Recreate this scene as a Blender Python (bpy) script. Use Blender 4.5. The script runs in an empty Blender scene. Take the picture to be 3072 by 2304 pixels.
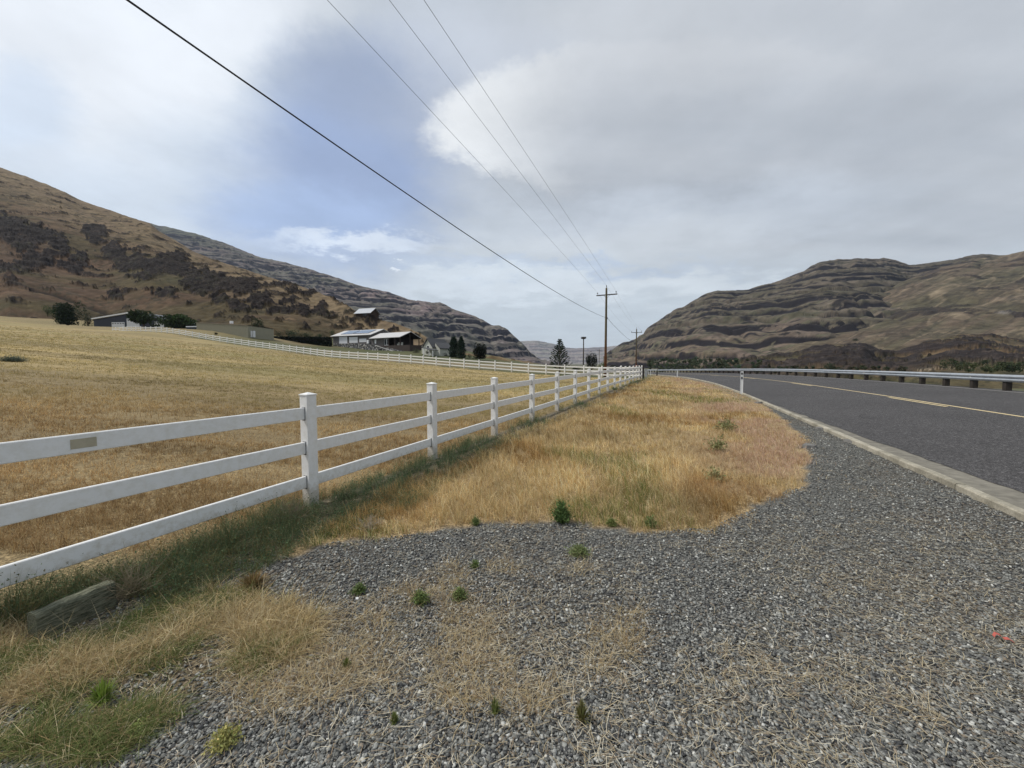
import bpy, math, random
import numpy as np
random.seed(7); rng=np.random.default_rng(11)
S=bpy.context.scene; COL=S.collection
R=math.radians
# ------------------------------------------------------------------ camera model
F=1154.0; CH=1.65; PITCH=math.atan((1152-1090)/F)
cp,sp=math.cos(PITCH),math.sin(PITCH)
def ray(x,y):
    u=(x-1536)/F; v=-(y-1152)/F
    return np.array([u, cp+v*sp, -sp+v*cp])
def at(x,y,D):                       # point seen at (x,y), D metres ahead
    d=ray(x,y); t=D/d[1]; return np.array([0,0,CH])+d*t
def gz(x,y,z=0.0):                   # point seen at (x,y) at height z
    d=ray(x,y); t=(z-CH)/d[2]; return np.array([0,0,CH])+d*t
def proj(P):                         # world -> photo pixels
    P=np.asarray(P,float); X=P[...,0]; Y=P[...,1]; Z=P[...,2]-CH
    f=Y*cp-Z*sp; up=Y*sp+Z*cp
    return 1536+F*X/f, 1152-F*up/f
# ------------------------------------------------------------------ noise
def _h(ix,iy,s):
    n=(ix.astype(np.int64)*374761393+iy.astype(np.int64)*668265263+s*974634777)&0xffffffff
    n=((n^(n>>13))*1274126177)&0xffffffff
    n=(n^(n>>16))&0xffffffff
    return n.astype(np.float64)/4294967295.0
def vn(x,y,s=0):
    x=np.asarray(x,float); y=np.asarray(y,float)
    ix=np.floor(x); iy=np.floor(y); fx=x-ix; fy=y-iy
    fx=fx*fx*fx*(fx*(fx*6-15)+10); fy=fy*fy*fy*(fy*(fy*6-15)+10)
    a=_h(ix,iy,s);b=_h(ix+1,iy,s);c=_h(ix,iy+1,s);d=_h(ix+1,iy+1,s)
    return (a*(1-fx)+b*fx)*(1-fy)+(c*(1-fx)+d*fx)*fy
def fbm(x,y,o=4,s=0,g=.5):
    t=0;a=1;n=0
    for i in range(o):
        t=t+a*vn(x*2**i+i*17.3,y*2**i+i*9.1,s+i); n+=a; a*=g
    return t/n*2-1
def sst(a,b,x):
    t=np.clip((x-a)/(b-a),0,1); return t*t*(3-2*t)
def mixc(a,b,t):
    t=np.asarray(t)[...,None]; return np.asarray(a)*(1-t)+np.asarray(b)*t
# ------------------------------------------------------------------ materials
def nmat(name,rough=.8,spec=.3):
    m=bpy.data.materials.new(name); m.use_nodes=True
    nt=m.node_tree; b=nt.nodes['Principled BSDF']
    b.inputs['Roughness'].default_value=rough
    b.inputs['Specular IOR Level'].default_value=spec
    return m,nt,b
def N(nt,t,**k):
    n=nt.nodes.new(t)
    for a,v in k.items():
        if a in n.inputs.keys() if hasattr(n.inputs,'keys') else False: n.inputs[a].default_value=v
        else: setattr(n,a,v)
    return n
def L(nt,a,b): nt.links.new(a,b)
def math_(nt,op,a,b=None,c=None):
    n=nt.nodes.new('ShaderNodeMath'); n.operation=op
    for i,v in enumerate((a,b,c)):
        if v is None: continue
        if isinstance(v,(int,float)): n.inputs[i].default_value=v
        else: L(nt,v,n.inputs[i])
    return n.outputs[0]
def mixn(nt,f,a,b,mode='MIX'):
    n=nt.nodes.new('ShaderNodeMix'); n.data_type='RGBA'; n.blend_type=mode
    for i,v in ((0,f),(6,a),(7,b)):
        if isinstance(v,(int,float)): n.inputs[i].default_value=v
        elif isinstance(v,(tuple,list)): n.inputs[i].default_value=(*v[:3],1)
        else: L(nt,v,n.inputs[i])
    return n.outputs[2]
def noise(nt,scale,detail=4,vec=None,rough=.55,dim='3D'):
    n=nt.nodes.new('ShaderNodeTexNoise'); n.inputs['Scale'].default_value=scale
    n.inputs['Detail'].default_value=detail; n.inputs['Roughness'].default_value=rough
    if vec is not None: L(nt,vec,n.inputs['Vector'])
    return n.outputs['Fac']
def ramp(nt,f,stops):
    n=nt.nodes.new('ShaderNodeValToRGB'); e=n.color_ramp.elements
    while len(e)<len(stops): e.new(.5)
    for i,(p,c) in enumerate(stops):
        e[i].position=p
        e[i].color=(c,c,c,1) if isinstance(c,(int,float)) else (*c,1)
    L(nt,f,n.inputs[0]); return n.outputs[0]
def bump(nt,b,h,strength=.5,dist=.02):
    n=nt.nodes.new('ShaderNodeBump'); n.inputs['Strength'].default_value=strength
    n.inputs['Distance'].default_value=dist; L(nt,h,n.inputs['Height']); L(nt,n.outputs[0],b.inputs['Normal'])
def objc(nt,scale=(1,1,1),world=False):
    if world: o=nt.nodes.new('ShaderNodeNewGeometry').outputs['Position']
    else: o=nt.nodes.new('ShaderNodeTexCoord').outputs['Object']
    m=nt.nodes.new('ShaderNodeMapping'); m.inputs['Scale'].default_value=scale; L(nt,o,m.inputs[0]); return m.outputs[0]
def simple(name,col,rough=.7,var=.15,scale=3,metal=0,spec=.3,bmp=0,stretch=(1,1,1)):
    m,nt,b=nmat(name,rough,spec)
    v=objc(nt,stretch); n=noise(nt,scale,5,v)
    f=ramp(nt,n,[(.25,1-var),(.75,1+var)])
    c=mixn(nt,1,tuple(col),f,'MULTIPLY'); L(nt,c,b.inputs['Base Color'])
    b.inputs['Metallic'].default_value=metal
    if bmp: bump(nt,b,noise(nt,scale*4,5,v),bmp,.01)
    return m
def attrmat(name,rough=.85,trans=0,spec=.2,fine=None,bmp=None,fv=.25):
    m,nt,b=nmat(name,rough,spec)
    a=nt.nodes.new('ShaderNodeAttribute'); a.attribute_name='Col'; c=a.outputs['Color']
    if fine:
        v=objc(nt,(1,1,1),True)
        n=noise(nt,fine,6,v,.65)
        c=mixn(nt,1,c,ramp(nt,n,[(.3,1-fv),(.7,1+fv)]),'MULTIPLY')
        if bmp: bump(nt,b,n,bmp[0],bmp[1])
    L(nt,c,b.inputs['Base Color'])
    if trans:
        t=nt.nodes.new('ShaderNodeBsdfTranslucent'); L(nt,c,t.inputs[0])
        x=nt.nodes.new('ShaderNodeMixShader'); x.inputs[0].default_value=trans
        L(nt,b.outputs[0],x.inputs[1]); L(nt,t.outputs[0],x.inputs[2])
        L(nt,x.outputs[0],nt.nodes['Material Output'].inputs[0])
    return m
# ------------------------------------------------------------------ object helpers
def tag(o,label=None,cat=None,group=None,kind=None):
    if label: o['label']=label
    if cat: o['category']=cat
    if group: o['group']=group
    if kind: o['kind']=kind
    return o
def empty(name,loc,rz=0,label=None,cat=None,group=None):
    o=bpy.data.objects.new(name,None); COL.objects.link(o); o.empty_display_size=.2
    o.location=[float(a) for a in loc]; o.rotation_euler=(0,0,rz); return tag(o,label,cat,group)
def arr(name,V,Fc,mat,parent=None,col=None,smooth=False):
    V=np.ascontiguousarray(V,dtype=np.float32); Fc=np.ascontiguousarray(Fc,dtype=np.int32)
    me=bpy.data.meshes.new(name); k=Fc.shape[1]
    me.vertices.add(len(V)); me.vertices.foreach_set('co',V.ravel())
    me.loops.add(Fc.size); me.loops.foreach_set('vertex_index',Fc.ravel())
    me.polygons.add(len(Fc)); me.polygons.foreach_set('loop_start',np.arange(0,Fc.size,k,dtype=np.int32))
    me.update(calc_edges=True)
    if col is not None:
        c=np.ones((len(V),4),dtype=np.float32); c[:,:3]=col
        at_=me.color_attributes.new('Col','FLOAT_COLOR','POINT'); at_.data.foreach_set('color',c.ravel())
    if smooth: me.shade_smooth()
    me.materials.append(mat)
    o=bpy.data.objects.new(name,me); COL.objects.link(o)
    if parent is not None: o.parent=parent
    return o
class MB:
    def __init__(s): s.v=[]; s.f=[]
    def poly(s,pts):
        n=len(s.v); s.v+= [tuple(map(float,p)) for p in pts]; s.f.append(tuple(range(n,n+len(pts)))); return s
    def box(s,a,b):
        (x0,y0,z0),(x1,y1,z1)=a,b; n=len(s.v)
        s.v+=[(x0,y0,z0),(x1,y0,z0),(x1,y1,z0),(x0,y1,z0),(x0,y0,z1),(x1,y0,z1),(x1,y1,z1),(x0,y1,z1)]
        for q in ((3,2,1,0),(4,5,6,7),(0,1,5,4),(1,2,6,5),(2,3,7,6),(3,0,4,7)): s.f.append(tuple(n+i for i in q))
        return s
    def prism(s,prof,p0,p1,ux,uy):    # profile (a,b) in axes ux,uy extruded p0->p1
        n=len(s.v); k=len(prof); ux=np.array(ux,float); uy=np.array(uy,float)
        for p in (p0,p1):
            for a,b in prof: s.v.append(tuple(np.array(p,float)+ux*a+uy*b))
        s.f.append(tuple(n+i for i in range(k))[::-1]); s.f.append(tuple(n+k+i for i in range(k)))
        for i in range(k): j=(i+1)%k; s.f.append((n+i,n+j,n+k+j,n+k+i))
        return s
    def tube(s,pts,rad,k=8,cap=True):
        pts=[np.array(p,float) for p in pts]
        if not hasattr(rad,'__len__'): rad=[rad]*len(pts)
        n=len(s.v)
        for i,p in enumerate(pts):
            d=pts[min(i+1,len(pts)-1)]-pts[max(i-1,0)]; d/=np.linalg.norm(d)+1e-9
            a=np.cross(d,(0,0,1) if abs(d[2])<.9 else (1,0,0)); a/=np.linalg.norm(a); b=np.cross(d,a)
            for j in range(k):
                t=2*math.pi*j/k; s.v.append(tuple(p+rad[i]*(a*math.cos(t)+b*math.sin(t))))
        for i in range(len(pts)-1):
            for j in range(k):
                q=(j+1)%k; s.f.append((n+i*k+j,n+i*k+q,n+(i+1)*k+q,n+(i+1)*k+j))
        if cap:
            s.f.append(tuple(n+j for j in range(k))[::-1]); s.f.append(tuple(n+(len(pts)-1)*k+j for j in range(k)))
        return s
    def build(s,name,mat,parent=None,bevel=0,smooth=False,loc=None):
        me=bpy.data.meshes.new(name); me.from_pydata(s.v,[],s.f)
        me.update(); me.materials.append(mat)
        if smooth: me.shade_smooth()
        o=bpy.data.objects.new(name,me); COL.objects.link(o)
        if parent is not None: o.parent=parent
        if loc is not None: o.location=loc
        if bevel:
            md=o.modifiers.new('b','BEVEL'); md.width=bevel; md.segments=2; md.limit_method='ANGLE'
        return o
def inpoly(x,y,P):
    P=np.asarray(P); c=np.zeros(np.shape(x),bool); j=len(P)-1
    for i in range(len(P)):
        xi,yi=P[i][:2]; xj,yj=P[j][:2]
        c^=((yi>y)!=(yj>y))&(x<(xj-xi)*(y-yi)/(yj-yi+1e-12)+xi); j=i
    return c
# ------------------------------------------------------------------ layout: fence line, road line, ground height
FA=R(24.1); fdir=np.array([math.sin(FA),math.cos(FA)]); F0=np.array([-2.405,4.52]); NB=16
def fencef(X,Y): return (X-F0[0])*fdir[1]-(Y-F0[1])*fdir[0]      # >0 on the road side
def fencet(X,Y): return (X-F0[0])*fdir[0]+(Y-F0[1])*fdir[1]
corner=F0+fdir*2.44*NB
kp=[(0.9,-6.4),(3.2,-.95),(5.26,3.95),(5.66,4.85),(6.54,6.98),(7.57,9.39),(8.50,11.66),(9.72,14.6),(11.95,20.0),(16.1,31),(19.8,43.6),(22.4,56),(24.6,70),(26.4,88),(27.0,108),(24.5,135),(17,165)]
kz=[-.0]*9+[-.01,-.06,-.2,-.4,-.7,-1.0,-1.3,-1.6]
def dense(pts,n=24):
    P=np.array(pts,float); out=[]
    for i in range(len(P)-1):
        p0=P[max(i-1,0)];p1=P[i];p2=P[i+1];p3=P[min(i+2,len(P)-1)]
        for k in range(n):
            t=k/n; out.append(.5*((2*p1)+(-p0+p2)*t+(2*p0-5*p1+4*p2-p3)*t*t+(-p0+3*p1-3*p2+p3)*t**3))
    out.append(P[-1]); return np.array(out)
KL=dense([(a,b,c) for (a,b),c in zip(kp,kz)],20)
Kt=np.concatenate([[0],np.cumsum(np.linalg.norm(np.diff(KL[:,:2],axis=0),axis=1))])
def resample(step):
    t=np.arange(0,Kt[-1],step); return t,np.stack([np.interp(t,Kt,KL[:,i]) for i in range(3)],1)
Kd=np.gradient(KL[:,:2],axis=0); Kd/=np.linalg.norm(Kd,axis=1)[:,None]
# smooth the tangents
for _ in range(12): Kd=np.vstack([Kd[:1],(Kd[:-2]+2*Kd[1:-1]+Kd[2:])/4,Kd[-1:]])
Kd/=np.linalg.norm(Kd,axis=1)[:,None]
def roadpt(t,s,dz=0):
    c=np.array([np.interp(t,Kt,KL[:,i]) for i in range(3)]); d=np.array([np.interp(t,Kt,Kd[:,i]) for i in range(2)]); d/=np.linalg.norm(d)
    return np.array([c[0]+d[1]*s,c[1]-d[0]*s,c[2]+dz+sup(s,t)])
def sup(s,t): return .085+.04*np.maximum(s,0)*np.interp(t,[0,30,70,110,150],[1,1,.8,.4,.2])
def roadst(X,Y):
    X=np.asarray(X,float).ravel(); Y=np.asarray(Y,float).ravel(); s=np.full(X.shape,1e9); t=np.zeros(X.shape); z=np.zeros(X.shape)
    st=KL[::4]; sd=Kd[::4]; stt=Kt[::4]
    for i0 in range(0,len(X),20000):
        x=X[i0:i0+20000];y=Y[i0:i0+20000]
        dx=x[:,None]-st[:,0];dy=y[:,None]-st[:,1]; d=dx*dx+dy*dy; j=d.argmin(1); r=np.arange(len(x))
        s[i0:i0+20000]=dx[r,j]*sd[j,1]-dy[r,j]*sd[j,0]
        al=dx[r,j]*sd[j,0]+dy[r,j]*sd[j,1]
        t[i0:i0+20000]=stt[j]+al; z[i0:i0+20000]=np.interp(stt[j]+al,Kt,KL[:,2])
        far=np.sqrt(d[r,j])>np.abs(s[i0:i0+20000])+30
        s[i0:i0+20000][far]=np.sign(s[i0:i0+20000][far])*np.sqrt(d[r,j])[far]
    return s,t,z
ctrl=[(0,0,0),(0,2,0),(3,5,0),(1.4,13,.0),(-1,-5,0),(5,-8,0),(-8,-8,.2),(5,4,0),(9,18,0),(14,31,.0),(18,43,-.03),(22,64,-.35),(27,108,-1.05),(16,60,-.1),(22,90,-.7),
 (-8,8,.35),(-10,30,.75),(0,30,.17),(-20,10,1.3),(-20,40,1.6),(-40,30,3.2),(-90,60,7.6),(-60,40,4.9),(-60,0,4),(-30,-20,1.5),(-133,100,12.4),(-133,40,11),(-110,84,9.9),
 (0,110,2.0),(14,110,0),(30,150,-2),(0,200,0),(-20,115,3.8),(-50,133,6.0),(-50,150,8.9),(-70,146,8.8),(-30,135,7.2),(-33,116,4.4),(-100,130,12.6),(-90,130,11.0),(-160,148,15.3),(-130,146,15.2),(-115,150,14.8),(-200,150,19),(-160,200,22),(-60,200,16),(6,62,.35)]
for k in range(0,17,2):
    p=F0+fdir*2.44*k; ctrl.append((p[0],p[1],float(np.interp(k,[0,2,4,6,8,16],[-.07,-.05,-.02,.02,.06,.06]))))
def fz(k): return float(np.interp(k,[0,2,4,6,8,16],[-.07,-.05,-.02,.02,.06,.06]))
# far fence: (px x, depth, top px y)
ff=[(1923,39.7,1096.5),(1798,44,1097.5),(1745,45.6,1095.5),(1640,47.8,1091.5),(1542,50,1086),(1495,51,1082.5),(1406,53,1077),(1325,55.2,1071),(1248,57.5,1065),(1140,61.5,1058),(1000,68,1051),(900,74.5,1039.5),(775,82,1024),(640,88,1005),(515,93.5,984),(440,98,979.5),(385,102,978.5),(327,108,983)]
FFP=[at(x,y,D) for x,D,y in ff]
FFP[0][:2]=corner
for P in FFP[1:]: ctrl.append((P[0],P[1],P[2]-1.37))
C=np.array(ctrl)
def U(r2): return np.where(r2>1e-9,r2*np.log(r2+1e-12),0)*.5
NC=n=len(C); d2=((C[:,None,:2]-C[None,:,:2])**2).sum(-1)
A=np.zeros((n+3,n+3)); A[:n,:n]=U(d2)+np.eye(n)*8; A[:n,n]=1; A[:n,n+1:]=C[:,:2]; A[n,:n]=1; A[n+1:,:n]=C[:,:2].T
Wt=np.linalg.solve(A,np.concatenate([C[:,2],[0,0,0]]))
def tps(X,Y):
    X=np.asarray(X,float).ravel();Y=np.asarray(Y,float).ravel(); o=np.zeros(len(X))
    for i in range(0,len(X),20000):
        x=X[i:i+20000];y=Y[i:i+20000]
        o[i:i+20000]=U((x[:,None]-C[:,0])**2+(y[:,None]-C[:,1])**2)@Wt[:NC]+Wt[NC]+Wt[NC+1]*x+Wt[NC+2]*y
    return o
def gh(X,Y):
    sh=np.shape(X); X=np.asarray(X,float).ravel();Y=np.asarray(Y,float).ravel()
    xc=np.clip(X,-220,60); yc=np.clip(Y,-40,215)
    z=tps(xc,yc); r=np.hypot(X+60,Y-80)
    z=z*(1-sst(190,420,r))+(-10)*sst(190,420,r)
    flat=sst(-.3,1.2,fencef(X,Y))*sst(60,40,Y)
    z=z*(1-.7*flat)+.0*flat
    z+=.025*fbm(X*.7,Y*.7,3,5)*sst(.5,3,np.abs(fencef(X,Y)))
    s,t,zr=roadst(X,Y)
    near=np.clip(zr,-3,0)
    w=sst(-2.2,-.25,s); z=z*(1-w)+(near+.045)*w
    on=(s>.05)&(s<10.4)
    z=np.where(on,zr+sup(s,t)-.12,z)
    e=zr+sup(10.4,t)-.12
    z=np.where(s>=10.4, e-(e+9)*sst(10.6,34,s),z)
    # far right valley floor
    return z.reshape(sh)
def g1(x,y): return float(gh(np.array([x]),np.array([y]))[0])
# ground sheet
def axis(lo,hi,step,a,b,gr=1.055):
    v=list(np.arange(lo,hi,step)); s=step
    while v[-1]<b: s=min(s*gr,900); v.append(v[-1]+s)
    s=step; w=[lo]
    while w[-1]>a: s=min(s*gr,900); w.append(w[-1]-s)
    return np.array(w[1:][::-1]+v)
gx=axis(-5,9,.12,-9000,9000); gy=axis(1,14,.12,-3000,9000)
GX,GY=np.meshgrid(gx,gy); GZ=gh(GX,GY)
verge_px=[(2128,1149),(2200,1172),(2262,1196),(2330,1245),(2400,1300),(2432,1375),(2415,1450),(2300,1515),(2150,1572),(1900,1592),(1700,1562),(1450,1572),(1250,1594),(1000,1622),(920,1655)]
vg=[gz(x,y,.02)[:2] for x,y in verge_px]
VERGE=[tuple(p) for p in vg]+[tuple(F0+fdir*(-1.2)+np.array([.35,0])),tuple(F0+np.array([.15,0])),tuple(corner+np.array([.2,0])),(20.5,56),(22.6,62),(19.6,45.0),(16.0,31.6)]
patch_px=[(0,1900),(120,1885),(420,1840),(700,1760),(900,1800),(980,1900),(860,2010),(640,2060),(520,2150),(400,2235),(250,2304),(-700,2304),(-600,1950)]
PATCH=[tuple(gz(x,y,0)[:2]) for x,y in patch_px]
strip_px=[(1350,1680),(1900,1690),(1960,1790),(1900,1990),(1700,2110),(1250,2140),(800,2150),(620,2050),(900,1850),(1200,1760)]
STRAW=[tuple(gz(x,y,0)[:2]) for x,y in strip_px]
STRAW2=[tuple(gz(x,y,0)[:2]) for x,y in [(2150,1640),(2700,1560),(3300,1700),(3500,2200),(2600,2180),(2000,2130),(2250,1850)]]
def wob(X,Y,a=.18,f=1.6): return X+a*fbm(X*f,Y*f,3,31),Y+a*fbm(X*f,Y*f,3,47)
xw,yw=wob(GX,GY)
ff_=fencef(GX,GY); ss_,tt_,zz_=[a.reshape(GX.shape) for a in roadst(GX,GY)]
isv=inpoly(xw,yw,VERGE)
fieldm=(ff_<.0)
# pasture polygon (inside both fences) against lawns beyond
past=[tuple(F0-fdir*40),tuple(F0-fdir*1),tuple(corner)]+[(P[0],P[1]) for P in FFP[1:]]+[(-200,150),(-300,0)]
inp=inpoly(GX,GY,past)
fn=fbm(GX*.16,GY*.5,4,3); fn2=fbm(GX*.03,GY*.12,3,8)
cGr=np.array([.115,.114,.105]); cDirt=np.array([.15,.115,.075])
cHay=mixc((.36,.275,.135),(.26,.205,.105),sst(-.3,.3,fn)); mow=fbm(GX*.05+GY*.02,GY*.75,4,71); cHay=cHay*(1+.35*mow)[...,None]; cHay=mixc(cHay,(.255,.215,.10),sst(.05,.45,fn2)*.8)
cDry=np.array([.30,.20,.095])
col=np.broadcast_to(cGr,GX.shape+(3,)).copy()
sd=sst(.0,.5,fbm(GX*1.3,GY*1.3,3,77)); col=mixc(col,(.11,.095,.075),sd*.6)
inst=inpoly(xw,yw,STRAW); inpt=inpoly(xw,yw,PATCH)
col=mixc(col,(.13,.11,.08),np.where(inst,.35,0)); col=mixc(col,(.12,.095,.06),np.where(inpt,.9,0))
col=mixc(col,(.30,.22,.12),np.where(isv,1,0))
weedz=(ff_>-.5)&(ff_<.75)&(ss_<-.5)
col=mixc(col,(.14,.12,.085),np.where(weedz&(GY<41),.9,0))
col=np.where(fieldm[...,None]&inp[...,None],cHay,col)
nearf=inp&fieldm; nd=sst(26,8,GY)
col=np.where(nearf[...,None],mixc(col,(.20,.15,.085),nd*.7),col)
out=(~inp)&(fieldm|((GY>41)&(ss_<-1.0)&~isv))
lawn=mixc((.085,.092,.045),(.18,.145,.08),sst(-.1,.5,fbm(GX*.05,GY*.09,3,21)))
lawn=mixc(lawn,(.30,.23,.12),sst(-70,-100,GX)*.6)
col=np.where(out[...,None],lawn,col)
col=np.where((ss_>10.3)[...,None],mixc((.14,.125,.085),(.09,.1,.05),sst(-.1,.3,fbm(GX*.3,GY*.3,3,9))),col)
col=np.where(((ss_>-.6)&(ss_<.1)&(GY>16)&(GY<70))[...,None],mixc(col,(.2,.16,.11),.7),col)
ny,nx=GX.shape; idx=np.arange(nx*ny).reshape(ny,nx)
Q=np.stack([idx[:-1,:-1],idx[:-1,1:],idx[1:,1:],idx[1:,:-1]],-1).reshape(-1,4)
mg,nt,b=nmat('ground_soil_and_grass',.95,.15)
a=nt.nodes.new('ShaderNodeAttribute'); a.attribute_name='Col'
v=objc(nt,(1,1,1),True); vs=objc(nt,(.35,1.6,1),True)
vo=nt.nodes.new('ShaderNodeTexVoronoi'); vo.inputs['Scale'].default_value=62; L(nt,v,vo.inputs['Vector'])
bw=nt.nodes.new('ShaderNodeRGBToBW'); L(nt,vo.outputs['Color'],bw.inputs[0])
c=mixn(nt,1,a.outputs['Color'],ramp(nt,bw.outputs[0],[(.2,.45),(.6,1.05),(.85,1.9)]),'MULTIPLY')
c2=mixn(nt,1,a.outputs['Color'],ramp(nt,noise(nt,2.2,8,vs,.7),[(.3,.68),(.5,1.0),(.7,1.25)]),'MULTIPLY')
dst=nt.nodes.new('ShaderNodeSeparateXYZ'); L(nt,v,dst.inputs[0])
fz_=math_(nt,'DIVIDE',dst.outputs[1],16); 
cl=nt.nodes.new('ShaderNodeClamp'); L(nt,fz_,cl.inputs[0])
c=mixn(nt,cl.outputs[0],c,c2)
c=mixn(nt,1,c,ramp(nt,noise(nt,9,6,v,.7),[(.3,.8),(.7,1.2)]),'MULTIPLY')
L(nt,c,b.inputs['Base Color']); bump(nt,b,vo.outputs['Distance'],.6,.012)
g=arr('ground',np.stack([GX,GY,GZ],-1).reshape(-1,3),Q,mg,col=col.reshape(-1,3),smooth=True); tag(g,kind='structure')
# ------------------------------------------------------------------ road, kerb, markings
tR,_=resample(.5); tR=tR[tR<Kt[-1]-1]
def strip(name,s0,s1,mat,dz=0,t0=0,t1=1e9,ns=2,jag=0,step=.5):
    sh=(lambda t: float(np.interp(t,[0,9,13,18,26],[0,.0,-.10,-.30,-.44]))) if jag else (lambda t:0)
    ts=np.arange(max(t0,0),min(t1,Kt[-1]-1)+1e-6,step); ts=ts if len(ts)>1 else np.array([t0,t1]); ss=np.linspace(s0,s1,ns)
    V=np.array([roadpt(t,s+(sh(t)+jag*float(fbm(np.array([t*1.7]),np.array([3.3]),3,5)[0]) if k==0 else 0),dz) for t in ts for k,s in enumerate(ss)])
    i=np.arange(len(ts)*ns).reshape(len(ts),ns)
    return arr(name,V,np.stack([i[:-1,:-1],i[:-1,1:],i[1:,1:],i[1:,:-1]],-1).reshape(-1,4),mat,smooth=True)
ma,nt,b=nmat('chip_seal_asphalt',.9,.25)
v=objc(nt,(1,1,1),True); n1=noise(nt,70,3,v,.7); n2=noise(nt,.35,3,v); n3=noise(nt,9,6,v,.75)
n4=noise(nt,26,4,v,.75); c=mixn(nt,1,(.066,.063,.063),ramp(nt,n1,[(.33,.3),(.5,.95),(.68,2.3)]),'MULTIPLY'); c=mixn(nt,1,c,ramp(nt,n4,[(.34,.35),(.5,.95),(.66,1.9)]),'MULTIPLY')
c=mixn(nt,1,c,ramp(nt,n3,[(.3,.7),(.7,1.3)]),'MULTIPLY'); c=mixn(nt,1,c,ramp(nt,n2,[(.3,.9),(.7,1.12)]),'MULTIPLY')
vk=nt.nodes.new('ShaderNodeTexVoronoi'); vk.feature='DISTANCE_TO_EDGE'; vk.inputs['Scale'].default_value=.33
mw_=nt.nodes.new('ShaderNodeVectorMath'); mw_.operation='ADD'; nz_=nt.nodes.new('ShaderNodeTexNoise'); nz_.inputs['Scale'].default_value=1.2; nz_.inputs['Detail'].default_value=6; L(nt,v,nz_.inputs['Vector']); L(nt,v,mw_.inputs[0]); L(nt,nz_.outputs['Color'],mw_.inputs[1]); L(nt,mw_.outputs[0],vk.inputs['Vector'])
c=mixn(nt,math_(nt,'MULTIPLY',ramp(nt,vk.outputs['Distance'],[(.0,1),(.006,0)]),ramp(nt,noise(nt,.5,2,v),[(.5,0),(.6,.8)])),c,(.02,.02,.02))
L(nt,c,b.inputs['Base Color']); bump(nt,b,n1,.8,.01)
tag(strip('road',.62,10.2,ma,.0,ns=12,jag=.07,step=.25),kind='structure')
mc,nt,b=nmat('weathered_concrete',.9,.2)
v=objc(nt,(1,1,1),True)
c=mixn(nt,ramp(nt,noise(nt,2.5,7,v,.7),[(.38,0),(.62,1)]),(.45,.415,.335),(.25,.23,.18))
c=mixn(nt,1,c,ramp(nt,noise(nt,45,5,v,.7),[(.3,.72),(.7,1.2)]),'MULTIPLY')
L(nt,c,b.inputs['Base Color']); bump(nt,b,noise(nt,60,5,v),.5,.006)
# kerb: cast in lengths with joints
mb=MB(); t=0.0
prof=[(-.005,-.30),(-.0,.110),(.015,.125),(.10,.123),(.12,.108),(.14,.090)]
Tj=np.arange(0,Kt[-1]-4,3.05)
for tj in Tj:
    ts=np.linspace(tj,tj+3.035,7); n0=len(mb.v)
    jz=random.uniform(-.004,.004)
    for tq in ts:
        for s,z in prof:
            c0=roadpt(tq,s); zz=float(np.interp(tq,Kt,KL[:,2]))
            w=.006*float(fbm(np.array([tq*3]),np.array([s*40.]),2,3)[0])
            mb.v.append((c0[0]+w,c0[1],zz+z+jz+w*.5))
    k=len(prof)
    for i in range(6):
        for j in range(k-1): mb.f.append((n0+i*k+j,n0+(i+1)*k+j,n0+(i+1)*k+j+1,n0+i*k+j+1))
    mb.f.append(tuple(n0+j for j in range(k))); mb.f.append(tuple(n0+6*k+j for j in range(k))[::-1])
ko=mb.build('kerb',mc); tag(ko,kind='structure')
mgut=simple('worn_gutter_concrete',(.185,.172,.142),.95,.35,7,bmp=.4)
tag(strip('kerb_gutter',.135,.74,mgut,-.006,ns=4),kind='structure')
my=simple('worn_yellow_road_paint',(.62,.50,.28),.7,.22,25); mw=simple('worn_white_road_paint',(.60,.57,.50),.7,.2,25)
ctr=4.75
tag(strip('road_marking',ctr+.13,ctr+.23,my,.006,ns=2),kind='structure')
# passing dashes alongside, every 12 m; starts matched to the dash nearest the camera
pN=gz(2914,1223,.27); sN,tN,_z=roadst([pN[0]],[pN[1]])
t0=float(tN[0])
for k in range(0,9):
    a0=t0+12.2*k
    if a0+3.6<Kt[-1]-2: tag(strip('road_marking',ctr-.09,ctr+.01,my,.006,a0,a0+3.6,step=.9),kind='structure')
tag(strip('road_marking',9.55,9.65,simple('faded_edge_paint',(.30,.29,.27),.8,.3,9),.006,ns=2),kind='structure')
# ------------------------------------------------------------------ white fences
mv,nt,b=nmat('white_vinyl',.45,.4)
v=objc(nt,(1,1,1)); nn=noise(nt,14,6,v,.7)
gz_=nt.nodes.new('ShaderNodeSeparateXYZ'); L(nt,v,gz_.inputs[0]); sp_=ramp(nt,math_(nt,'ADD',gz_.outputs[2],math_(nt,'MULTIPLY',nn,-.35)),[(.0,1),(.16,0)])
vc=mixn(nt,ramp(nt,nn,[(.42,0),(.70,1)]),(.80,.80,.79),(.70,.69,.65)); vg=objc(nt,(3,3,40)); vc=mixn(nt,ramp(nt,noise(nt,3,6,vg,.8),[(.60,0),(.72,.5)]),vc,(.55,.53,.47))
L(nt,mixn(nt,math_(nt,'MULTIPLY',sp_,.6),vc,(.42,.36,.27)),b.inputs['Base Color'])
m_slot_shade=simple('rail_slot_shade',(.10,.10,.11),.9,.1)
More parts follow.
